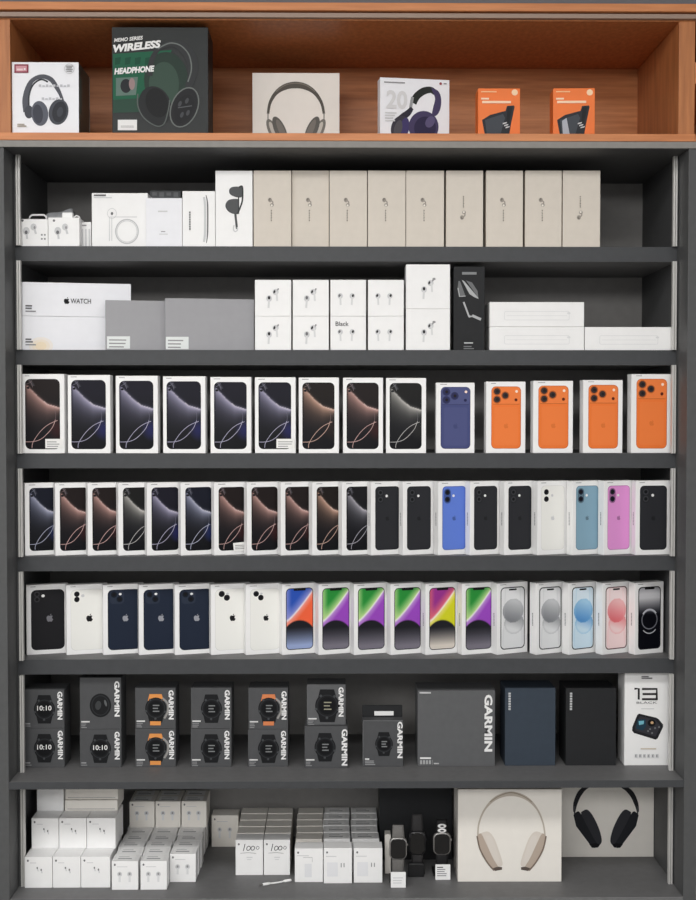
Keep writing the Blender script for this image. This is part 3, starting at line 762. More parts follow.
def sidetext(b):
    f = Flat(b, 'left')
    for k in range(9): f.rect(b.d*.42, b.h*.40+k*.0035, b.d*.58, b.h*.40+k*.0035+.0024, ink((150,150,154)))
    f.build('side_lettering')

ORD = ['leftmost', 'second from left', 'third from left', 'fourth from left', 'fifth from left', 'sixth from left', 'seventh from left', 'eighth from left', 'ninth from left', 'tenth from left']
RORD = ['rightmost', 'second from right', 'third from right', 'fourth from right', 'fifth from right', 'sixth from right', 'seventh from right', 'eighth from right', 'ninth from right', 'tenth from right']
WORDS = {'rose': 'a rose light wave on black', 'violet': 'a violet light wave on black', 'blue': 'a blue light wave on black', 'copper': 'a copper light wave on black', 'grey': 'a grey light wave on black', 'ash': 'an ash light wave on black'}
def pos(i, n): return ORD[i] if i < (n+1)//2 else RORD[n-1-i]

# upper phone shelf
z = ZS[2]
R3 = [(22,64.6,374,'rose','glow',1),(68,110.5,375,'violet','glow',0),(116,158,375.8,'violet','glow',0),(163.2,205.5,376.3,'violet','glow',0),(210.6,251.2,377,'violet','glow',0),(255,295.6,377.3,'violet','glow',1),
      (298.8,338.9,377.5,'copper','glow',0),(343,383,377.7,'rose','glow',0),(386,426,378,'grey','glow',0),(436,474.4,382.7,'navy','plateau',0),(486,525.3,381.6,'orange','plateau',0),(533,572.7,380.8,'orange','plateau',0),(583,622.3,380,'orange','plateau',0),(631,671,374,'orange','plateau',0)]
for i, (x0, x1, yt, kind, st, stk) in enumerate(R3):
    wd = WORDS.get(kind) if st == 'glow' else 'the back of a %s phone' % kind
    b = Box('phone_box', 'phone carton with %s, %s, upper phone shelf' % (wd, pos(i, 14)), 'box', z, x0, x1, yt, YR+.003+.002*(i % 2), d=.03, m='white', rz={9:0,10:3,11:4,12:5,13:5}.get(i, -3 if i < 4 else -1.5), group='phone cartons on the upper phone shelf')
    if st == 'glow': mm = (3.6*U, 4.2*U, 4.4*U, 5*U)
    elif i == 9: mm = (4.6*U, 4.4*U, 4.2*U, 4.2*U)
    else: mm = (5.2*U, 4.6*U, 4.6*U, 4.8*U)
    phone(b, kind, st, mm)
    if stk: sticker(b)

# middle phone shelf: fanned out, each left edge in front of its neighbour
z = ZS[3]
R4 = [(25,'blue','glow'),(55.5,'rose','glow'),(88,'rose','glow'),(118.6,'grey','glow'),(147.2,'violet','glow'),(181,'blue','glow'),(214.3,'rose','glow'),(247.2,'rose','glow'),(281,'rose','glow'),(312.4,'copper','glow'),(342.2,'ash','glow'),
      (371.2,'black','pill'),(403,'black','pill'),(438.3,'ultramarine','pill'),(470,'black','pill'),(504.4,'black','pill'),(537.4,'white','pill'),(572,'teal','pill'),(603.6,'pink','pill'),(635.4,'black','pill')]
for i, (x0, kind, st) in enumerate(R4):
    wd = WORDS.get(kind) if st == 'glow' else 'the back of a %s phone' % kind
    last = i == 19
    nx = R4[i+1][0] if not last else 670.5
    b = Box('phone_box', 'phone carton with %s, %s, middle phone shelf' % (wd, pos(i, 20)), 'box', z, x0, 670.5 if last else None, 483.2-2.4*i/19, YR+.010, d=.0238, m='white', rz=10 if last else 22.5, w=None if last else .0865 if i < 11 else .0835, group='phone cartons on the middle phone shelf')
    l = 4.6*U
    phone(b, kind, st, (l, 4.6*U, 4.2*U if i < 19 else 3.4*U, 5*U) if st == 'glow' else (l*.95, 5*U, 4.4*U, 5*U))
    if i == 6:
        f = Flat(b, base=.0019); f.poly(b.P([(232.8,543),(245.6,541.6),(245.6,550.6),(233.6,551.4)]), ink((236,236,234))); x, q = b.p(235,545); bars(f, x, q, .024, 3, GREY, .004, .002); f.build('price_sticker')
    if i >= 11: sidetext(b)

# lowest phone shelf
z = ZS[4]
R5 = [(26.7,'jet','vert',66),(66.6,'white','vert',103),(103.4,'midnight','diag',138.5),(139.2,'midnight','diag',174.5),(175,'midnight','diag',210.5),(211,'white','diag',245),(246,'white','diag',281),
      (282.2,'bluered','w14',316),(318.6,'green','w14',351),(354.2,'green','w14',387.5),(390.6,'green','w14',421.5),(425.6,'magenta','w14',458),(462,'green','w14',492),(497,'silver','w15',528),(535.7,'silver','w15',562),(568.4,'blue','w15',596),(602,'pink','w15',629),(634.6,'black','w16e',664.6)]
COLW = {'jet':'the back of a glossy black phone','white':'the back of a white phone','midnight':'the back of a midnight blue phone','bluered':'a blue and orange screen','green':'a green and purple screen','magenta':'a magenta and yellow screen','silver':'a silver screen of round shapes','blue':'a pale blue screen of round shapes','pink':'a pink screen of round shapes','black':'a black screen with pale rings'}
for i, (x0, kind, st, x1) in enumerate(R5):
    rz = 17 if i < 7 else 20 if i < 13 else 26
    if i == 17: rz = 22
    ww = (.092 if i == 6 else .0985 if i < 7 else .087) if i < 13 else .088 if i == 13 else .083
    b = Box('phone_box', 'phone carton with %s, %s, lowest phone shelf' % (COLW[kind], pos(i, 18)), 'box', z, x0, None, 585.2-2.2*i/17, None, yb=655.2-.2*(i > 12), d=.0225 if i < 7 else .0255, m='white', rz=rz, w=ww, group='phone cartons on the lowest phone shelf')
    mm = (4.6*U, 4.6*U, 4*U, 5.4*U) if i < 7 else (4*U, 4.8*U, 3.6*U, 4.6*U)
    phone(b, kind, st, mm)
    if i >= 11: sidetext(b)

# -------------------------------------------------------- dark watch cartons
z = Z6; Yw = .120
def watchpic(f, b, cx, cy, s, kind):
    blk = ink((30,31,33)); bz = ink((46,47,50)); face = ink((20,21,23)); rim = ink((70,72,75))
    if kind == 'round':
        f.poly(b.P(ell(cx, cy, 9.5*s, 10.5*s)), blk); f.stroke(b.P(ell(cx, cy, 7.6*s, 8.6*s)), 1*U, bz, True)
        f.poly(b.P(ell(cx-2*s, cy, 2.6*s, 4*s, 10)), ink((62,64,66))); f.poly(b.P(ell(cx+4.5*s, cy-2*s, 1*s, 3*s, -15)), ink((96,98,100))); return
    st = ink((222,148,82)) if kind == 'tan' else ink((210,128,84)) if kind == 'tan2' else blk
    f.poly(b.P([(cx-5.6*s,cy-12.6*s),(cx+5.2*s,cy-12.6*s),(cx+7.4*s,cy-5*s),(cx-7.4*s,cy-5*s)]), st); f.poly(b.P([(cx-7.4*s,cy+5*s),(cx+7.4*s,cy+5*s),(cx+5.6*s,cy+12.6*s),(cx-5.6*s,cy+12.6*s)]), st if kind[:3] != 'tan' else blk)
    if kind[:3] == 'tan':
        f.stroke(spline(b.P([(cx+6*s,cy-9*s),(cx+10.5*s,cy-4*s),(cx+10.6*s,cy+3*s),(cx+7.5*s,cy+9*s)]), 6), 2*U, ink((150,148,146)))
        f.poly(b.P([(cx-5*s,cy+11.5*s),(cx+4.6*s,cy+11.5*s),(cx+4.4*s,cy+15*s),(cx-5*s,cy+15*s)]), st)
    f.poly(b.P(ell(cx, cy, 9.4*s, 9.6*s)), blk); f.stroke(b.P(ell(cx, cy, 8*s, 8.2*s)), 1*U, bz, True); f.poly(b.P(ell(cx, cy, 6.4*s, 6.6*s)), face)
    for a in range(0, 360, 72): f.poly(b.P(ell(cx+9*s*math.cos(math.radians(a+20)), cy+9.2*s*math.sin(math.radians(a+20)), 1*s, 1*s)), rim)
    if kind == 'time':
        pass
    else:
        I = ink((128,130,132) if kind != 'olive' else (150,148,130))
        for k in (-2.6, 0, 2.6): f.rect(*b.p(cx-2.6*s, cy+k*s+.6), *b.p(cx+(3.2 if k else 2)*s, cy+k*s-.6), I)
def garmin(b, x, yt, yb, w):     # lettering that runs down the right edge
    f = Flat(b, base=.0014); q = b.p(x, yt); e = b.p(x, yb)
    f.text('GARMIN', q[0], q[1], q[1]-e[1], w*U, WHITE, -90, .04); return f
DW = [(24,64.4,689.6,728,'time','square dark watch carton reading ten past ten, upper of the leftmost stack',57.4,691.5,719.5),(80,121.3,677.8,729,'round','tall dark watch carton with a bare round watch, upper of the second stack',114.4,681,716.5),
      (135.3,175.6,688.2,728.4,'tan','dark watch carton with an orange strapped watch, upper of the third stack',168.6,690,719.3),(191,231.5,688,728.4,'black','dark watch carton with an all black watch, upper of the fourth stack',224.7,689.8,719.4),
      (248.4,288,688,729,'tan2','dark watch carton with an orange strapped watch, on top of an all black one',281.5,691,719.5),(306.8,345.6,684.6,726,'olive','slightly lighter dark watch carton, upper of the sixth stack',338.5,687,716.5)]
DWB = [(24,64.6,728.4,'time','square dark watch carton reading ten past ten, bottom of the leftmost stack',57.8,730.5,759),(80,121.5,729.4,'time2','square dark watch carton reading ten past ten, below the bare round watch',114.6,731.5,759.3),
       (135.3,175.8,728.8,'tan','dark watch carton with an orange strapped watch, bottom of the third stack',169,730.5,759),(190.8,231.4,728.8,'black','dark watch carton with an all black watch, bottom of the fourth stack',224.4,730.5,759),
       (248,288,729.4,'black2','dark watch carton with an all black watch, bottom of the fifth stack',281,730.6,759.3),(304.6,347.6,726.4,'black3','widest small watch carton, bottom of the sixth stack with large lettering',341.6,729,765.5)]
for low, top in zip(DWB, DW):
    x0, x1, yt, kind, lab, gx, g0, g1 = low
    Y = Yw-.012 if kind == 'black3' else Yw
    bl = Box('watch_box', lab, 'box', z, x0, x1, yt, Y, d=.07, m='dark_card', group='small dark watch cartons stacked two high')
    x0t, x1t, ytt, _yb, kt, labt, gxt, g0t, g1t = top
    bt = Box('watch_box', labt, 'box', z+bl.h+.0003, x0t, x1t, ytt, Yw, d=.07, m='dark_card', group='small dark watch cartons stacked two high')
    if kt == 'olive': bt.body.data.materials[0] = MATS['big_card']
    for b, k, X, A, B_, base in ((bl, kind, gx, g0, g1, 748), (bt, kt, gxt, g0t, g1t, 0)):
        x0_ = b is bl and x0 or x0t; y1_ = b is bl and 767 or (yt-.5); y0_ = b is bl and yt or ytt
        cx = x0_+20.5; cy = (y0_+y1_)/2+(.5 if k not in ('round',) else 2)
        f = Flat(b); watchpic(f, b, cx, cy if k[:3] != 'tan' else cy-.5, 1.3 if k == 'olive' else 1.13, 'black' if k[:5] == 'black' else 'time' if k[:4] == 'time' else k); f.build('watch_picture')
        f = garmin(b, X, A, B_, 5.2 if k != 'black3' else 6.4)
        if k[:4] == 'time': q = b.p(cx-7.2, cy+1.2); f.text('10:10', q[0], q[1], 14.5*U, 5*U, WHITE, 0, .015)
        q = b.p(x0_+1.4, y1_-(8 if k[:4] != 'time' else 5)); f.rect(q[0], q[1]-.0034, q[0]+(.02 if k[:4] != 'time' else .012), q[1], ink((214,214,214) if k[:4] != 'time' else (150,150,152)))
        bars(f, q[0], q[1]-.006, .016, 3 if k[:4] != 'time' else 1, ink((140,141,143)), .0042, .0022)
        f.build('lettering', label='white lettering')
b = Box('watch_box', 'single dark watch carton with a hanging tab and white sticker, right of the six stacks', 'box', z, 362.6, 403, 720.2, Yw-.002, d=.05, m='dark_card')
f = Flat(b); watchpic(f, b, 384, 744, .95, 'black'); f.build('watch_picture')
f = garmin(b, 397.3, 721.5, 758, 5.4); f.stroke(b.P([(363,766),(363,720.6),(403,720.6)]), .8*U, ink((120,121,123)))
q = b.p(365,758.3); f.rect(q[0], q[1]-.003, q[0]+.01, q[1], WHITE); bars(f, q[0], q[1]-.005, .028, 3, ink((150,151,153)), .0042, .0024); f.build('lettering')
tw = b.w
bm = bmesh.new(); bmbox(bm, .0, tw, .03, .034, b.h+.0002, b.h+.029); bmesh.ops.bevel(bm, geom=bm.edges[:], offset=.001, segments=2, affect='EDGES')
link('hang_tab', bmdone('hang_tab', bm, 'black_card'), b.o)
me = boxmesh('tab_sticker', tw*.3, tw*.78, .0292, .0298, b.h+.004, b.h+.0145, WHITE); link('tab_sticker', me, b.o)
b = Box('watch_box', 'big square dark grey carton with large white lettering on its right', 'box', z, 417.6, 494.8, 690.6, Yw, d=.09, m='big_card')
f = garmin(b, 484.4, 694.6, 751.5, 8.2)
q = b.p(419.5,692.4); f.rect(q[0], q[1]-.0025, q[0]+.027, q[1]+.0015, ink((190,191,192))); q = b.p(420,757.6); f.rect(q[0], q[1]-.003, q[0]+.026, q[1]+.0012, WHITE)
for k in range(4): f.rect(q[0]+k*.007, q[1]-.0155, q[0]+k*.007+.005, q[1]-.006, ink((170,171,172)))
f.rect(q[0]+.033, q[1]-.0155, q[0]+.045, q[1]-.0125, ink((190,191,192))); f.rect(q[0]+.029, q[1]-.017, q[0]+.030, q[1]-.005, ink((150,151,152))); f.build('lettering', label='large white lettering')
for x0, x1, m_, lab, tx in ((505, 555.2, 'navy_card', 'plain navy blue upright carton beside the big dark grey one', 508.4), (565.7, 615.8, 'black_card', 'plain black upright carton between the navy carton and the white camera carton', 569.8)):
    b = Box('gadget_box', lab, 'box', z, x0, x1, 688.4, Yw+.003, d=.09, m=m_)
    f = Flat(b); q = b.p(tx, 710)
    for k in range(7): f.rect(q[0], q[1]+k*.0062, q[0]+.0055, q[1]+k*.0062+.0046, ink((186,188,190)))
    f.build('lettering')
b = Box('camera_box', 'tall white action camera carton at the right end of the dark carton shelf', 'box', z, 624.2, 668.4, 674.6, Yw+.002, d=.07, m='white', h=ZS[4]-.0352-Z6-.0015)
f = Flat(b)
c0 = [(639,713.6),(656,717.6),(658.5,719),(663,724.5),(663,727),(657.5,738.5),(655.5,739.6),(634,733),(632,730.6),(632.3,727),(637.2,715)]
f.poly(b.P(c0), ink((36,36,40))); f.poly(b.P([(640,716),(655,719.6),(660.4,725.6),(655.5,736.6),(635.4,730.4),(635,727)]), ink((54,54,60)))
f.poly(b.P([(637.4,719.5),(645.5,719),(646,726),(643,730.5),(635.8,728.4)]), ink((34,60,76))); f.poly(b.P([(638.6,721),(644,720.6),(643.6,724),(639,725)]), ink((120,186,204)))
pell(f, b, 651.6, 722.8, 4, 3.6, BLACK); pell(f, b, 652, 722.6, 1.5, 1.4, ink((206,170,130)))
for q in ((650,729),(655,728),(659,727),(652,733),(648,731)): pell(f, b, q[0], q[1], 1, 1, MGREY)
f.build('camera_picture')
f = Flat(b, base=.0015); bb = ink((46,44,46))
# the number 13 in square-cut strokes
for P in ([(634.3,688.6),(638.6,688.6),(638.6,699.4)], [(641.8,688.8),(656.6,688.8),(656.6,699)], [(642.4,693.9),(656.6,693.9)], [(641.8,699),(657.6,699)]):
    f.stroke(b.P(P), 2.1*U, bb)
q = b.p(636.4,703.6); f.text('BLACK', q[0], q[1], 21*U, 2.2*U, MGREY, 0, .0)
q = b.p(641.4,677.2); bars(f, q[0], q[1]+.003, .026, 2, MGREY, .004, .0028)
f.stroke(b.P([(640.5,748.6),(656,748.6)]), .9*U, ink((196,180,156))); f.stroke(b.P([(641,708.6),(654,708.6)]), .7*U, PALE)
for k in range(6): q = b.p(634.5+k*4.2, 757.5); f.rect(q[0], q[1], q[0]+.0066, q[1]+.009, PALE); f.rect(q[0]+.001, q[1]+.002, q[0]+.004, q[1]+.007, GREY)
f.build('lettering')

# --------------------------------------------------------------- bottom level
z7 = Z7
def smallbox(lab, X, Y, zz, w, h, d, pic, group, m='white', toplabel=False, dy=0):
    """small earphone carton from its own place; pic names what is printed on the front"""
    s = Box.__new__(Box)
    s.O = Vector((X, Y, zz)); s.a = Vector((1,0,0)); s.n = Vector((0,-1,0)); s.w, s.h, s.d = w, h, d
    s.o = tag(empty('earphone_box', s.O), lab, 'box', group); s.body = link('carton', boxmesh('carton', 0, w, 0, d, .0002, h, m, .0008), s.o)
    f = Flat(s)
    if pic != 'plain': f.poly(ell(w*.12, h*.88, .0022, .0026), MGREY)
    if pic == 'stems':
        for a, c in ((.46,.66),(.60,.60)): f.stroke([(w*a, h*c), (w*a+.002, h*c-.009)], .0022, PALE); f.poly(ell(w*a, h*c-.001, .0017, .0026), MGREY)
        f.rect(w*.2, h*.80, w*.42, h*.82, PALE)
    elif pic == 'buds':
        for a in (.30, .68): f.poly(ell(w*a, h*.55, .0055, .006), PALE); f.poly(ell(w*a, h*.56, .0024, .003), GREY); f.stroke([(w*a, h*.5), (w*a, h*.28)], .005, ink((222,223,224)))
        f.rect(w*.2, h*.80, w*.6, h*.82, PALE)
    elif pic == 'cord':
        f.rect(w*.08, h*.78, w*.5, h*.80, PALE); f.stroke([(w*.3, h*.74), (w*.62, h*.74), (w*.62, h*.6)], .0008, GREY); f.rect(w*.35, h*.15, w*.6, h*.55, ink((226,227,230)))
    elif pic == 'pair':
        f.rect(w*.08, h*.76, w*.45, h*.78, PALE)
        for a in (.62, .72): f.stroke([(w*a, h*.58), (w*a, h*.46)], .0022, GREY)
        f.rect(w*.12, h*.2, w*.5, h*.6, ink((228,229,232)))
    elif pic == 'hand':
        sc = ink((60,60,66)); sy = h*.80
        P = lambda pts: [(w*.26+a*w*.55, sy+c*h*.15) for a, c in pts]
        f.stroke(spline(P([(.16,.6),(.11,.0),(.04,-.75)]), 5), .0017, sc)
        f.stroke(spline(P([(.42,.2),(.28,-.1),(.3,-.6),(.46,-.5),(.52,-.05),(.42,.2)]), 4), .0016, sc)
        f.stroke(spline(P([(.68,.2),(.56,-.1),(.58,-.55),(.74,-.5),(.8,-.05),(.68,.2)]), 4), .0016, sc)
        f.stroke(spline(P([(.98,.2),(.9,-.2),(1.0,-.45),(1.1,-.1),(.98,.2)]), 4), .0013, ink((120,120,124)))
        f.stroke(P([(-.15,-1.15),(.4,-1.05),(.9,-1.2)]), .0011, GREY); f.rect(w*.4, h*.5, w*.62, h*.52, PALE); f.rect(w*.42, h*.44, w*.58, h*.455, PALE)
    f.build('front_print')
    if toplabel:
        f = Flat(s, 'top'); f.rect(w*.1, d*.1, w*.84, d*.9, ink((248,248,248)))
        f.rect(w*.2, d*.28, w*.72, d*.40, ink((160,161,164))); f.rect(w*.2, d*.58, w*.6, d*.65, ink((186,187,190))); f.build('price_label')
    return s
OW = ['left', 'middle', 'right']; RW = ['front', 'second', 'third', 'fourth', 'fifth', 'sixth', 'back']
# left pile in steps
G = 'earphone cartons of the stepped pile at the left'
p0 = onz(24.8, 888, z7); xs = [onz(x, 888, z7).x for x in (24.8, 52.8, 81, 110.6)]
hA = W(21.2, 857, p0.y).z-z7; dA = .052; YA = p0.y
for c in range(3):
    w = xs[c+1]-xs[c]-.0012
    for lay in range(2):
        for r in range(lay, 3 if c == 0 else 3):
            vis = (r == lay)
            if lay == 0 and r == 0: lab = 'small white carton, %s of three along the front foot of the left pile' % OW[c]
            elif lay == 1 and r == 1: lab = 'small white earphone carton, %s of the three on the second step of the left pile' % OW[c]
            else: lab = 'small white earphone carton buried inside the stepped pile at the left'
            smallbox(lab, xs[c]+(.0035 if lay else 0), YA+r*(dA+.001), z7+lay*(hA+.0004), w, hA, dA, 'stems', G, 'white')
smallbox('small white earphone carton alone on the top step of the left pile', xs[0]+.004, YA+2*(dA+.001), z7+2*(hA+.0004), xs[1]-xs[0]-.0012, hA, dA, 'plain', G)
for k, lab in enumerate(('flat white carton lying on the left pile beside the topmost earphone carton', 'upper flat white carton lying across the back of the left pile')):
    s = Box.__new__(Box); s.O = Vector((xs[1]+.006, YA+2*(dA+.001)+.006*k, z7+2*(hA+.0004)+k*.0263)); s.a = Vector((1,0,0)); s.n = Vector((0,-1,0)); s.w, s.h, s.d = xs[3]-xs[1]-.008, .026, .09
    s.o = tag(empty('cable_box', s.O), lab, 'box'); s.body = link('carton', boxmesh('carton', 0, s.w, 0, s.d, .0002, s.h, 'warm_white', .001), s.o)
    f = Flat(s); f.stroke([(.006,.005),(s.w-.006,.005)], .0012, GREY); f.build('front_print')
# low rows right of the pile
G = 'earphone cartons in the low rows with price labels'
p0 = onz(111.8, 890, z7); xb = [onz(x, 890, z7).x for x in (111.8, 139.4, 168.2)]+[0]
wB = xb[1]-xb[0]; hB = W(112, 861.3, p0.y).z-z7; dB = .046; YBx = p0.y
xc = [xb[0], xb[0]+wB+.0008, onz(171.4, 880, z7).x]
for c in range(3):
    for r in range(7):
        if c == 2 and r == 0: continue
        front = r == (1 if c == 2 else 0)
        lab = 'small white carton, %s row in the %s column of the low labelled block' % (RW[r], OW[c])
        smallbox(lab, xc[c]+.002*math.sin(r*2.1+c), YBx+r*(dB+.0006), z7, wB-.003, hB, dB, 'buds', G, 'white', r in (1, 2, 3, 4) or front)
    for r in (5, 6):
        lab = 'small white carton, %s of the %s upper row standing on the labelled block' % (OW[c], 'front' if r == 5 else 'rear')
        smallbox(lab, xb[0]+.003+c*(wB+.001), YBx+r*(dB+.0006), z7+hB+.0004, wB-.0015, hB-.001, dB, 'buds', G, 'warm_white', True)
# one alone at the back
p0 = onz(211.8, 846.4, z7)
smallbox('small white earphone carton standing alone at the back before the dark panel', p0.x, p0.y-.004, z7, onz(238.5, 846.4, z7).x-p0.x, W(212, 815, p0.y).z-z7, .05, 'buds', None, 'warm_white')
# two columns with handwriting
G = 'earphone cartons of the two handwritten columns'
p0 = onz(235.6, 875.3, z7); hD = W(236, 840, p0.y).z-z7; x1 = onz(263.4, 875.3, z7).x; x2_ = onz(290.8, 875.3, z7).x
for c in range(2):
    X = p0.x if c == 0 else x1+.001; w = (x1-p0.x) if c == 0 else (x2_-x1-.002)
    for r in range(5):
        lab = ('white earphone carton with handwriting, front of the %s handwritten column' % ('left', 'right')[c]) if r == 0 else 'white carton, %s in the %s handwritten column' % (RW[r] if r < 4 else 'last', ('left', 'right')[c])
        smallbox(lab, X, p0.y+r*.0462, z7, w-.001, hD+.0011*r, .0455, 'hand' if r == 0 else 'plain', G, 'warm_white' if r else 'white')
# three columns of white cartons
G = 'white cartons of the three columns beside the watches'
E = [(294.8,323.2,882.3,848.6,'cord'),(323.7,352.2,883.5,848.2,'pair'),(353.8,382.6,882.8,848.2,'pair')]
for c, (a, bq, yb, yt, pic) in enumerate(E):
    p0 = onz(a, yb, z7); w = onz(bq, yb, z7).x-p0.x; hE = W(a, yt, p0.y).z-z7
    smallbox('bright white carton in front of the %s column beside the watches' % OW[c], p0.x, p0.y, z7, w-.0006, hE, .044, pic, G, 'white')
    for r in range(5):
        sh = (0, -.002, -.004)[c]
        smallbox('white carton, %s behind the front one in the %s column beside the watches' % (('next', 'second', 'third', 'fourth', 'last')[r], OW[c]), p0.x+sh+.0015*math.sin(r*1.7+c), p0.y+.068+r*.0455, z7, w-.003, hE-.001+.0010*r, .0448, 'cord', G, 'white' if c else 'warm_white', c > 0)
# charging cable lying in front
ca = onz(259.5, 886.5, z7); cbp = onz(291.6, 879.6, z7)
cab_ = tag(empty('charging_cable', (ca.x, ca.y, z7)), 'short white cable with a dark tip lying before the handwritten cartons', 'cable')
dv = Vector((cbp.x-ca.x, min(cbp.y-ca.y, .03), 0))
D = lambda t, zz=.0036: (dv.x*t, dv.y*t, zz)
tube('cord', [D(.2), D(.35,.0032), D(.5,.0028), D(.62,.0028), D(.78)], .0020, 'white_plastic', cab_)
tube('plug', [D(.10), D(.13), D(.27), D(.34)], [.0030,.0034,.0034,.0022], 'white_plastic', cab_)
tube('plug', [D(.74), D(.8), D(.95), D(.99)], [.0022,.0034,.0034,.0030], 'white_plastic', cab_)
tube('metal_tip', [D(0), D(.11)], .0022, 'strap_grey', cab_)['label'] = 'dark metal tip'

# black carton behind the watches
b = Box('display_box', 'large plain black carton standing behind the three wristwatches', 'box', z7, 379.5, 452, None, .245, d=.08, m='black_card', h=.222)
# wristwatches on stands
def watch(lab, cx, cy, Y, hw, hh, case, strap, top_y, stand_label, band=None):
    c = W(cx, cy, Y); k = (2.8+Y)/F
    o = tag(empty('wristwatch', (c.x, Y, z7)), lab, 'watch'); cz = c.z-z7
    bm = bmesh.new(); pts = rrect(-hw*k, -hh*k, hw*k, hh*k, hw*k*.62, 6)
    def loop(y, s): return [bm.verts.new((a*s, y, cz+q*(1-(1-s)*hw/hh))) for a, q in pts]
    Ls = [loop(.011, .90), loop(.0085, .99), loop(.004, 1.0), loop(.001, .97), loop(0, .90)]
    n = len(pts)
    for A, B in zip(Ls, Ls[1:]):
        for i in range(n): bm.faces.new((A[i], A[(i+1) % n], B[(i+1) % n], B[i]))
    bm.faces.new(Ls[0]); bm.faces.new(Ls[-1]); link('case', bmdone('case', bm, case, True), o)
    bm = bmesh.new(); A = [bm.verts.new((a*.86, -.0006, cz+q*.89)) for a, q in pts]; B = [bm.verts.new((a*.80, -.0014, cz+q*.85)) for a, q in pts]; C_ = [bm.verts.new((a*.86, .002, cz+q*.89)) for a, q in pts]
    for P, Q in ((C_, A), (A, B)):
        for i in range(n): bm.faces.new((P[i], P[(i+1) % n], Q[(i+1) % n], Q[i]))
    bm.faces.new(B); link('screen', bmdone('screen', bm, 'screen'), o)
    bm = bmesh.new(); bmesh.ops.create_cone(bm, cap_ends=True, segments=14, radius1=.0032, radius2=.0028, depth=.003, matrix=Matrix.Translation((hw*k+.001, .0055, cz+hh*k*.3)) @ Matrix.Rotation(PI/2, 4, 'Y')); link('crown', bmdone('crown', bm, case, True), o)
    def strapm(z0, z1, w0, w1, y0, y1, name):
        bm = bmesh.new(); rows = []
        for i in range(9):
            t = i/8; zz = z0+(z1-z0)*t; w = w0+(w1-w0)*t; y = y0+(y1-y0)*t*t
            rows.append([bm.verts.new(p) for p in ((-w, y+.0012, zz), (-w*.6, y, zz), (w*.6, y, zz), (w, y+.0012, zz), (w*.9, y+.0035, zz), (-w*.9, y+.0035, zz))])
        for A, B in zip(rows, rows[1:]):
            for i in range(6): bm.faces.new((A[i], A[(i+1) % 6], B[(i+1) % 6], B[i]))
        bm.faces.new(rows[0]); bm.faces.new(rows[-1]); return link(name, bmdone(name, bm, strap, True), o)
    ztop = W(cx, top_y, Y).z-z7
    w0 = hw*k*.72
    strapm(cz+hh*k*.93, ztop, w0, w0*.86, .003, .010, 'strap'); strapm(cz-hh*k*.93, .006, w0, w0*.82, .003, .006, 'strap')
    if band:
        bm = bmesh.new(); zc = W(cx, 828.5, Y).z-z7
        o2 = None
        for s in (-1, 1):
            bm = bmesh.new(); bmesh.ops.create_uvsphere(bm, u_segments=14, v_segments=8, radius=1, matrix=Matrix.Translation((0, .0015, zc+s*.0055)) @ Matrix.Diagonal((.0108, .0012, .0054, 1)))
            for q in (-1, 1): pass
            link('clasp', bmdone('clasp', bm, 'white_plastic', True), o)['label'] = 'white clasp'
            bm = bmesh.new(); bmesh.ops.create_uvsphere(bm, u_segments=12, v_segments=6, radius=1, matrix=Matrix.Translation((0, .0003, zc+s*.0055)) @ Matrix.Diagonal((.0045, .0006, .0022, 1)))
            link('slot', bmdone('slot', bm, 'strap_black', True), o)
    # stand behind
    st = tag(empty('watch_stand', (c.x, Y+.0125, z7)), stand_label, 'stand')
    link('base', boxmesh('base', -hw*k*.95, hw*k*.95, .0005, .05, .0002, .006, 'stand_black', .001), st)
    link('post', boxmesh('post', -hw*k*.55, hw*k*.55, .0022, .008, .006, cz+hh*k*.8, 'stand_black', .001), st)
    return o, c
watch('silver grey wristwatch with woven grey strap, leftmost of the three', 398.2, 848.8, .078, 9.0, 11.3, 'case_silver', 'strap_grey', 826.5, 'black stand behind the grey strapped wristwatch')
watch('all black wristwatch standing farthest back, middle of the three', 417.3, 843.5, .135, 8.6, 12.2, 'case_black', 'strap_dark', 815.5, 'black stand behind the middle wristwatch')
watch('silver wristwatch with black strap and white clasp, rightmost of the three', 442, 844, .122, 9.0, 11.4, 'case_silver', 'strap_black', 821, 'black stand behind the wristwatch with white clasp', band=True)
# the middle watch's plinth
s0 = onz(408.2, 877.2, z7); s1 = onz(424, 877.2, z7)
pl = tag(empty('display_block', (s0.x, s0.y, z7)), 'small black block in front of the middle wristwatch', 'stand')
link('block', boxmesh('block', 0, s1.x-s0.x, 0, .012, .0002, .0322, 'stand_black', .0015), pl)
bm = bmesh.new(); bmbox(bm, .003, s1.x-s0.x-.003, .0005, .0115, .0322, .034); link('cap', bmdone('cap', bm, 'case_black'), pl)
for x0, x1, yb, yt, lab in ((390.8, 405.8, 887.8, 872.4, 'white price card before the grey strapped wristwatch'), (435.4, 450.4, 880, 864.8, 'white price card before the wristwatch with white clasp')):
    p0 = onz(x0, yb, z7); p1 = onz(x1, yb, z7); h = W(x0, yt, p0.y).z-z7
    s = Box.__new__(Box); s.O = Vector((p0.x, p0.y, z7)); s.a = Vector((1,0,0)); s.n = Vector((0,-1,0)); s.w, s.h, s.d = p1.x-p0.x, h, .004
    s.o = tag(empty('price_card', s.O), lab, 'sign'); s.body = link('card', boxmesh('card', 0, s.w, 0, .004, .0002, h, 'white', .0005), s.o)
    f = Flat(s)
    if x0 > 400: bars(f, .004, h-.005, s.w*.6, 1, DARK, t=.0022); bars(f, .004, h-.010, s.w*.8, 4, GREY, .005, .0022)
    else: bars(f, .005, h-.012, s.w*.7, 3, PALE, .006, .002)
    f.build('lettering')
# pale box peeping out left of the watches
p0 = onz(384.6, 872, z7)
gb = Box('charger_box', 'narrow pale grey box peeping out left of the grey strapped wristwatch', 'box', z7, 385.0, None, 834.4, .152, d=.03, m='warm_white', w=.014)

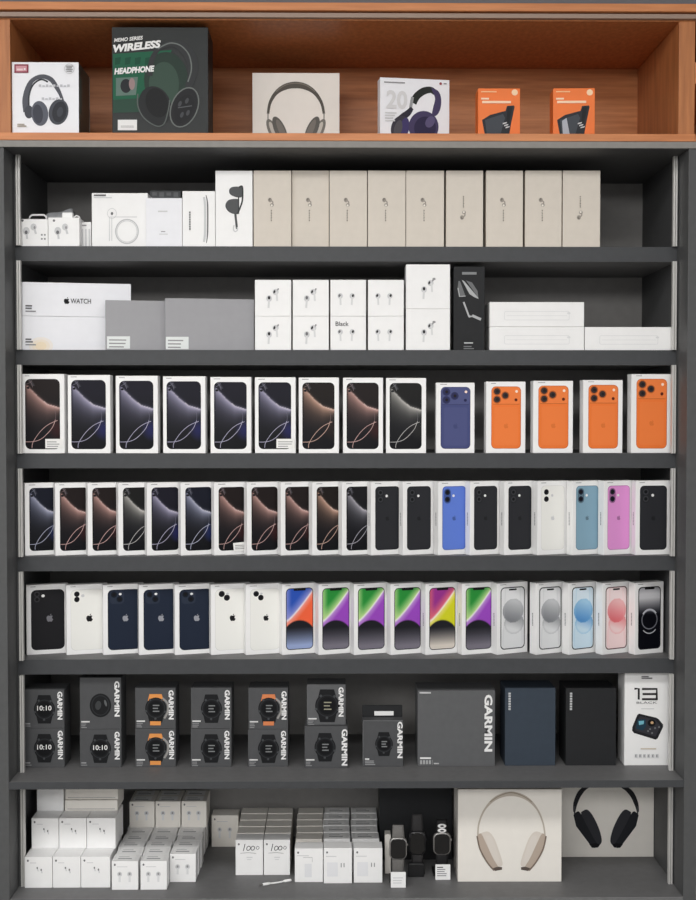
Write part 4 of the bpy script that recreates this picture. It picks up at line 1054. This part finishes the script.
# two large headphone cartons
b = Box('headphone_box', 'large white carton picturing champagne headphones at the bottom', 'box', z7, 457.8, 561.4, None, None, yb=881.8, d=.11, m='warm_white', h=.222, rz=-.5)
f = Flat(b); I = ink((176,164,150))
headband(f, b, [(477.8,836),(479,823),(485,809),(496,798),(511,793.8),(526,798),(537,809),(543,823),(545,836)], [1.6,1.6,1.8,3.6,4.6,3.6,1.8,1.6,1.6], ink((186,176,164)), 7)
f.stroke(spline(b.P([(490,802),(499,796),(511,792.5),(523,796),(532,802)]), 6), 1*U, ink((150,140,128)))
for s, cx in ((1, 478), (-1, 545)):
    q = lambda dx, y: (cx+s*dx, y)
    f.poly(b.P(spline([q(3,833),q(10,831.5),q(16,838),q(21,851),q(24.5,863),q(22,866.5),q(14,866),q(8,852),q(3,840)], 5)), ink((214,206,197)))
    f.poly(b.P(spline([q(8,836),q(13,836),q(18,848),q(21,861),q(16,861),q(10,848)], 5)), ink((216,209,201)))
    f.poly(b.P(spline([q(-1,836),q(3,833.5),q(8,843),q(15,858),q(20.5,868),q(16,870.6),q(9,862),q(2,849)], 5)), ink((180,165,152)))
    f.stroke(spline(b.P([q(-1,836),q(2,849),q(9,862),q(16,870.4)]), 6), 1.5*U, ink((120,106,96)))
    f.poly(b.P([q(15,868),q(20,866.5),q(24,867),q(24,869.6),q(17,870.8)]), ink((92,82,76)))
f.build('headphone_picture')
b = Box('headphone_box', 'large white carton picturing black headphones, farther back at the bottom right', 'box', z7, 558.5, 653.6, None, None, yb=857.2, d=.1, m='warm_white', h=.238)
f = Flat(b)
headband(f, b, [(574.2,812),(575.5,803),(580,793),(588,786),(605,780),(622,786),(631,793),(636,803),(638,812)], [2,4.6,5.4,4,4,4,5.4,4.6,2], ink((38,38,42)), 7)
for s, cx in ((1, 574), (-1, 638)):
    q = lambda dx, y: (cx+s*dx, y)
    f.stroke(b.P([q(.6,806),q(.6,815)]), 1.6*U, ink((70,70,74)))
    f.poly(b.P(spline([q(7,812),q(13,809.5),q(19,816),q(25.5,830),q(27.6,842),q(22,845.6),q(14,838),q(8,824)], 5)), ink((52,53,58)))
    f.poly(b.P(spline([q(-.6,815),q(5,811.5),q(12,824),q(19,837),q(23.5,845),q(19,847.6),q(11,838),q(2,826)], 5)), ink((38,39,44)))
    f.poly(b.P([q(15,844),q(22,843),q(26,844.5),q(24,847.4),q(18,847.8)]), ink((26,26,30)))
f.build('headphone_picture')

# ------------------------------------------------------------------ lighting
def area(name, loc, rot, sx, sy, power, col=(1,1,1)):
    l = bpy.data.lights.new(name, 'AREA'); l.shape = 'RECTANGLE'; l.size = sx; l.size_y = sy; l.energy = power; l.color = col
    o = bpy.data.objects.new(name, l); COL.objects.link(o); o.location = loc; o.rotation_euler = rot
    return o
area('ceiling_lamp', (-.5, -1.7, 2.94), (math.radians(8), 0, 0), 3.6, .9, 110, (1, .985, .96))
area('ceiling_lamp', (-1.1, -4.4, 2.94), (math.radians(30), 0, math.radians(-12)), 3.6, 1.6, 235, (1, .99, .975))
w = bpy.data.worlds.new('world'); SC.world = w; w.use_nodes = True
_t = w.node_tree.nodes.new('ShaderNodeTexCoord'); _s = w.node_tree.nodes.new('ShaderNodeSeparateXYZ'); _r = w.node_tree.nodes.new('ShaderNodeValToRGB')
_m = w.node_tree.nodes.new('ShaderNodeMapRange'); _m.inputs['From Min'].default_value = -1; _m.inputs['From Max'].default_value = 1
w.node_tree.links.new(_t.outputs['Generated'], _s.inputs['Vector']); w.node_tree.links.new(_s.outputs['Z'], _m.inputs['Value']); w.node_tree.links.new(_m.outputs['Result'], _r.inputs['Fac'])
_r.color_ramp.elements[0].position = .36; _r.color_ramp.elements[0].color = (.26, .25, .25, 1); _r.color_ramp.elements[1].position = .56; _r.color_ramp.elements[1].color = (1.0, 1.0, 1.0, 1)
w.node_tree.links.new(_r.outputs['Color'], w.node_tree.nodes['Background'].inputs['Color'])
w.node_tree.nodes['Background'].inputs['Strength'].default_value = 1.15
vs = SC.view_settings; vs.view_transform = 'Standard'; vs.look = 'None'; vs.gamma = 1; vs.exposure = -0.27; vs.use_curve_mapping = False
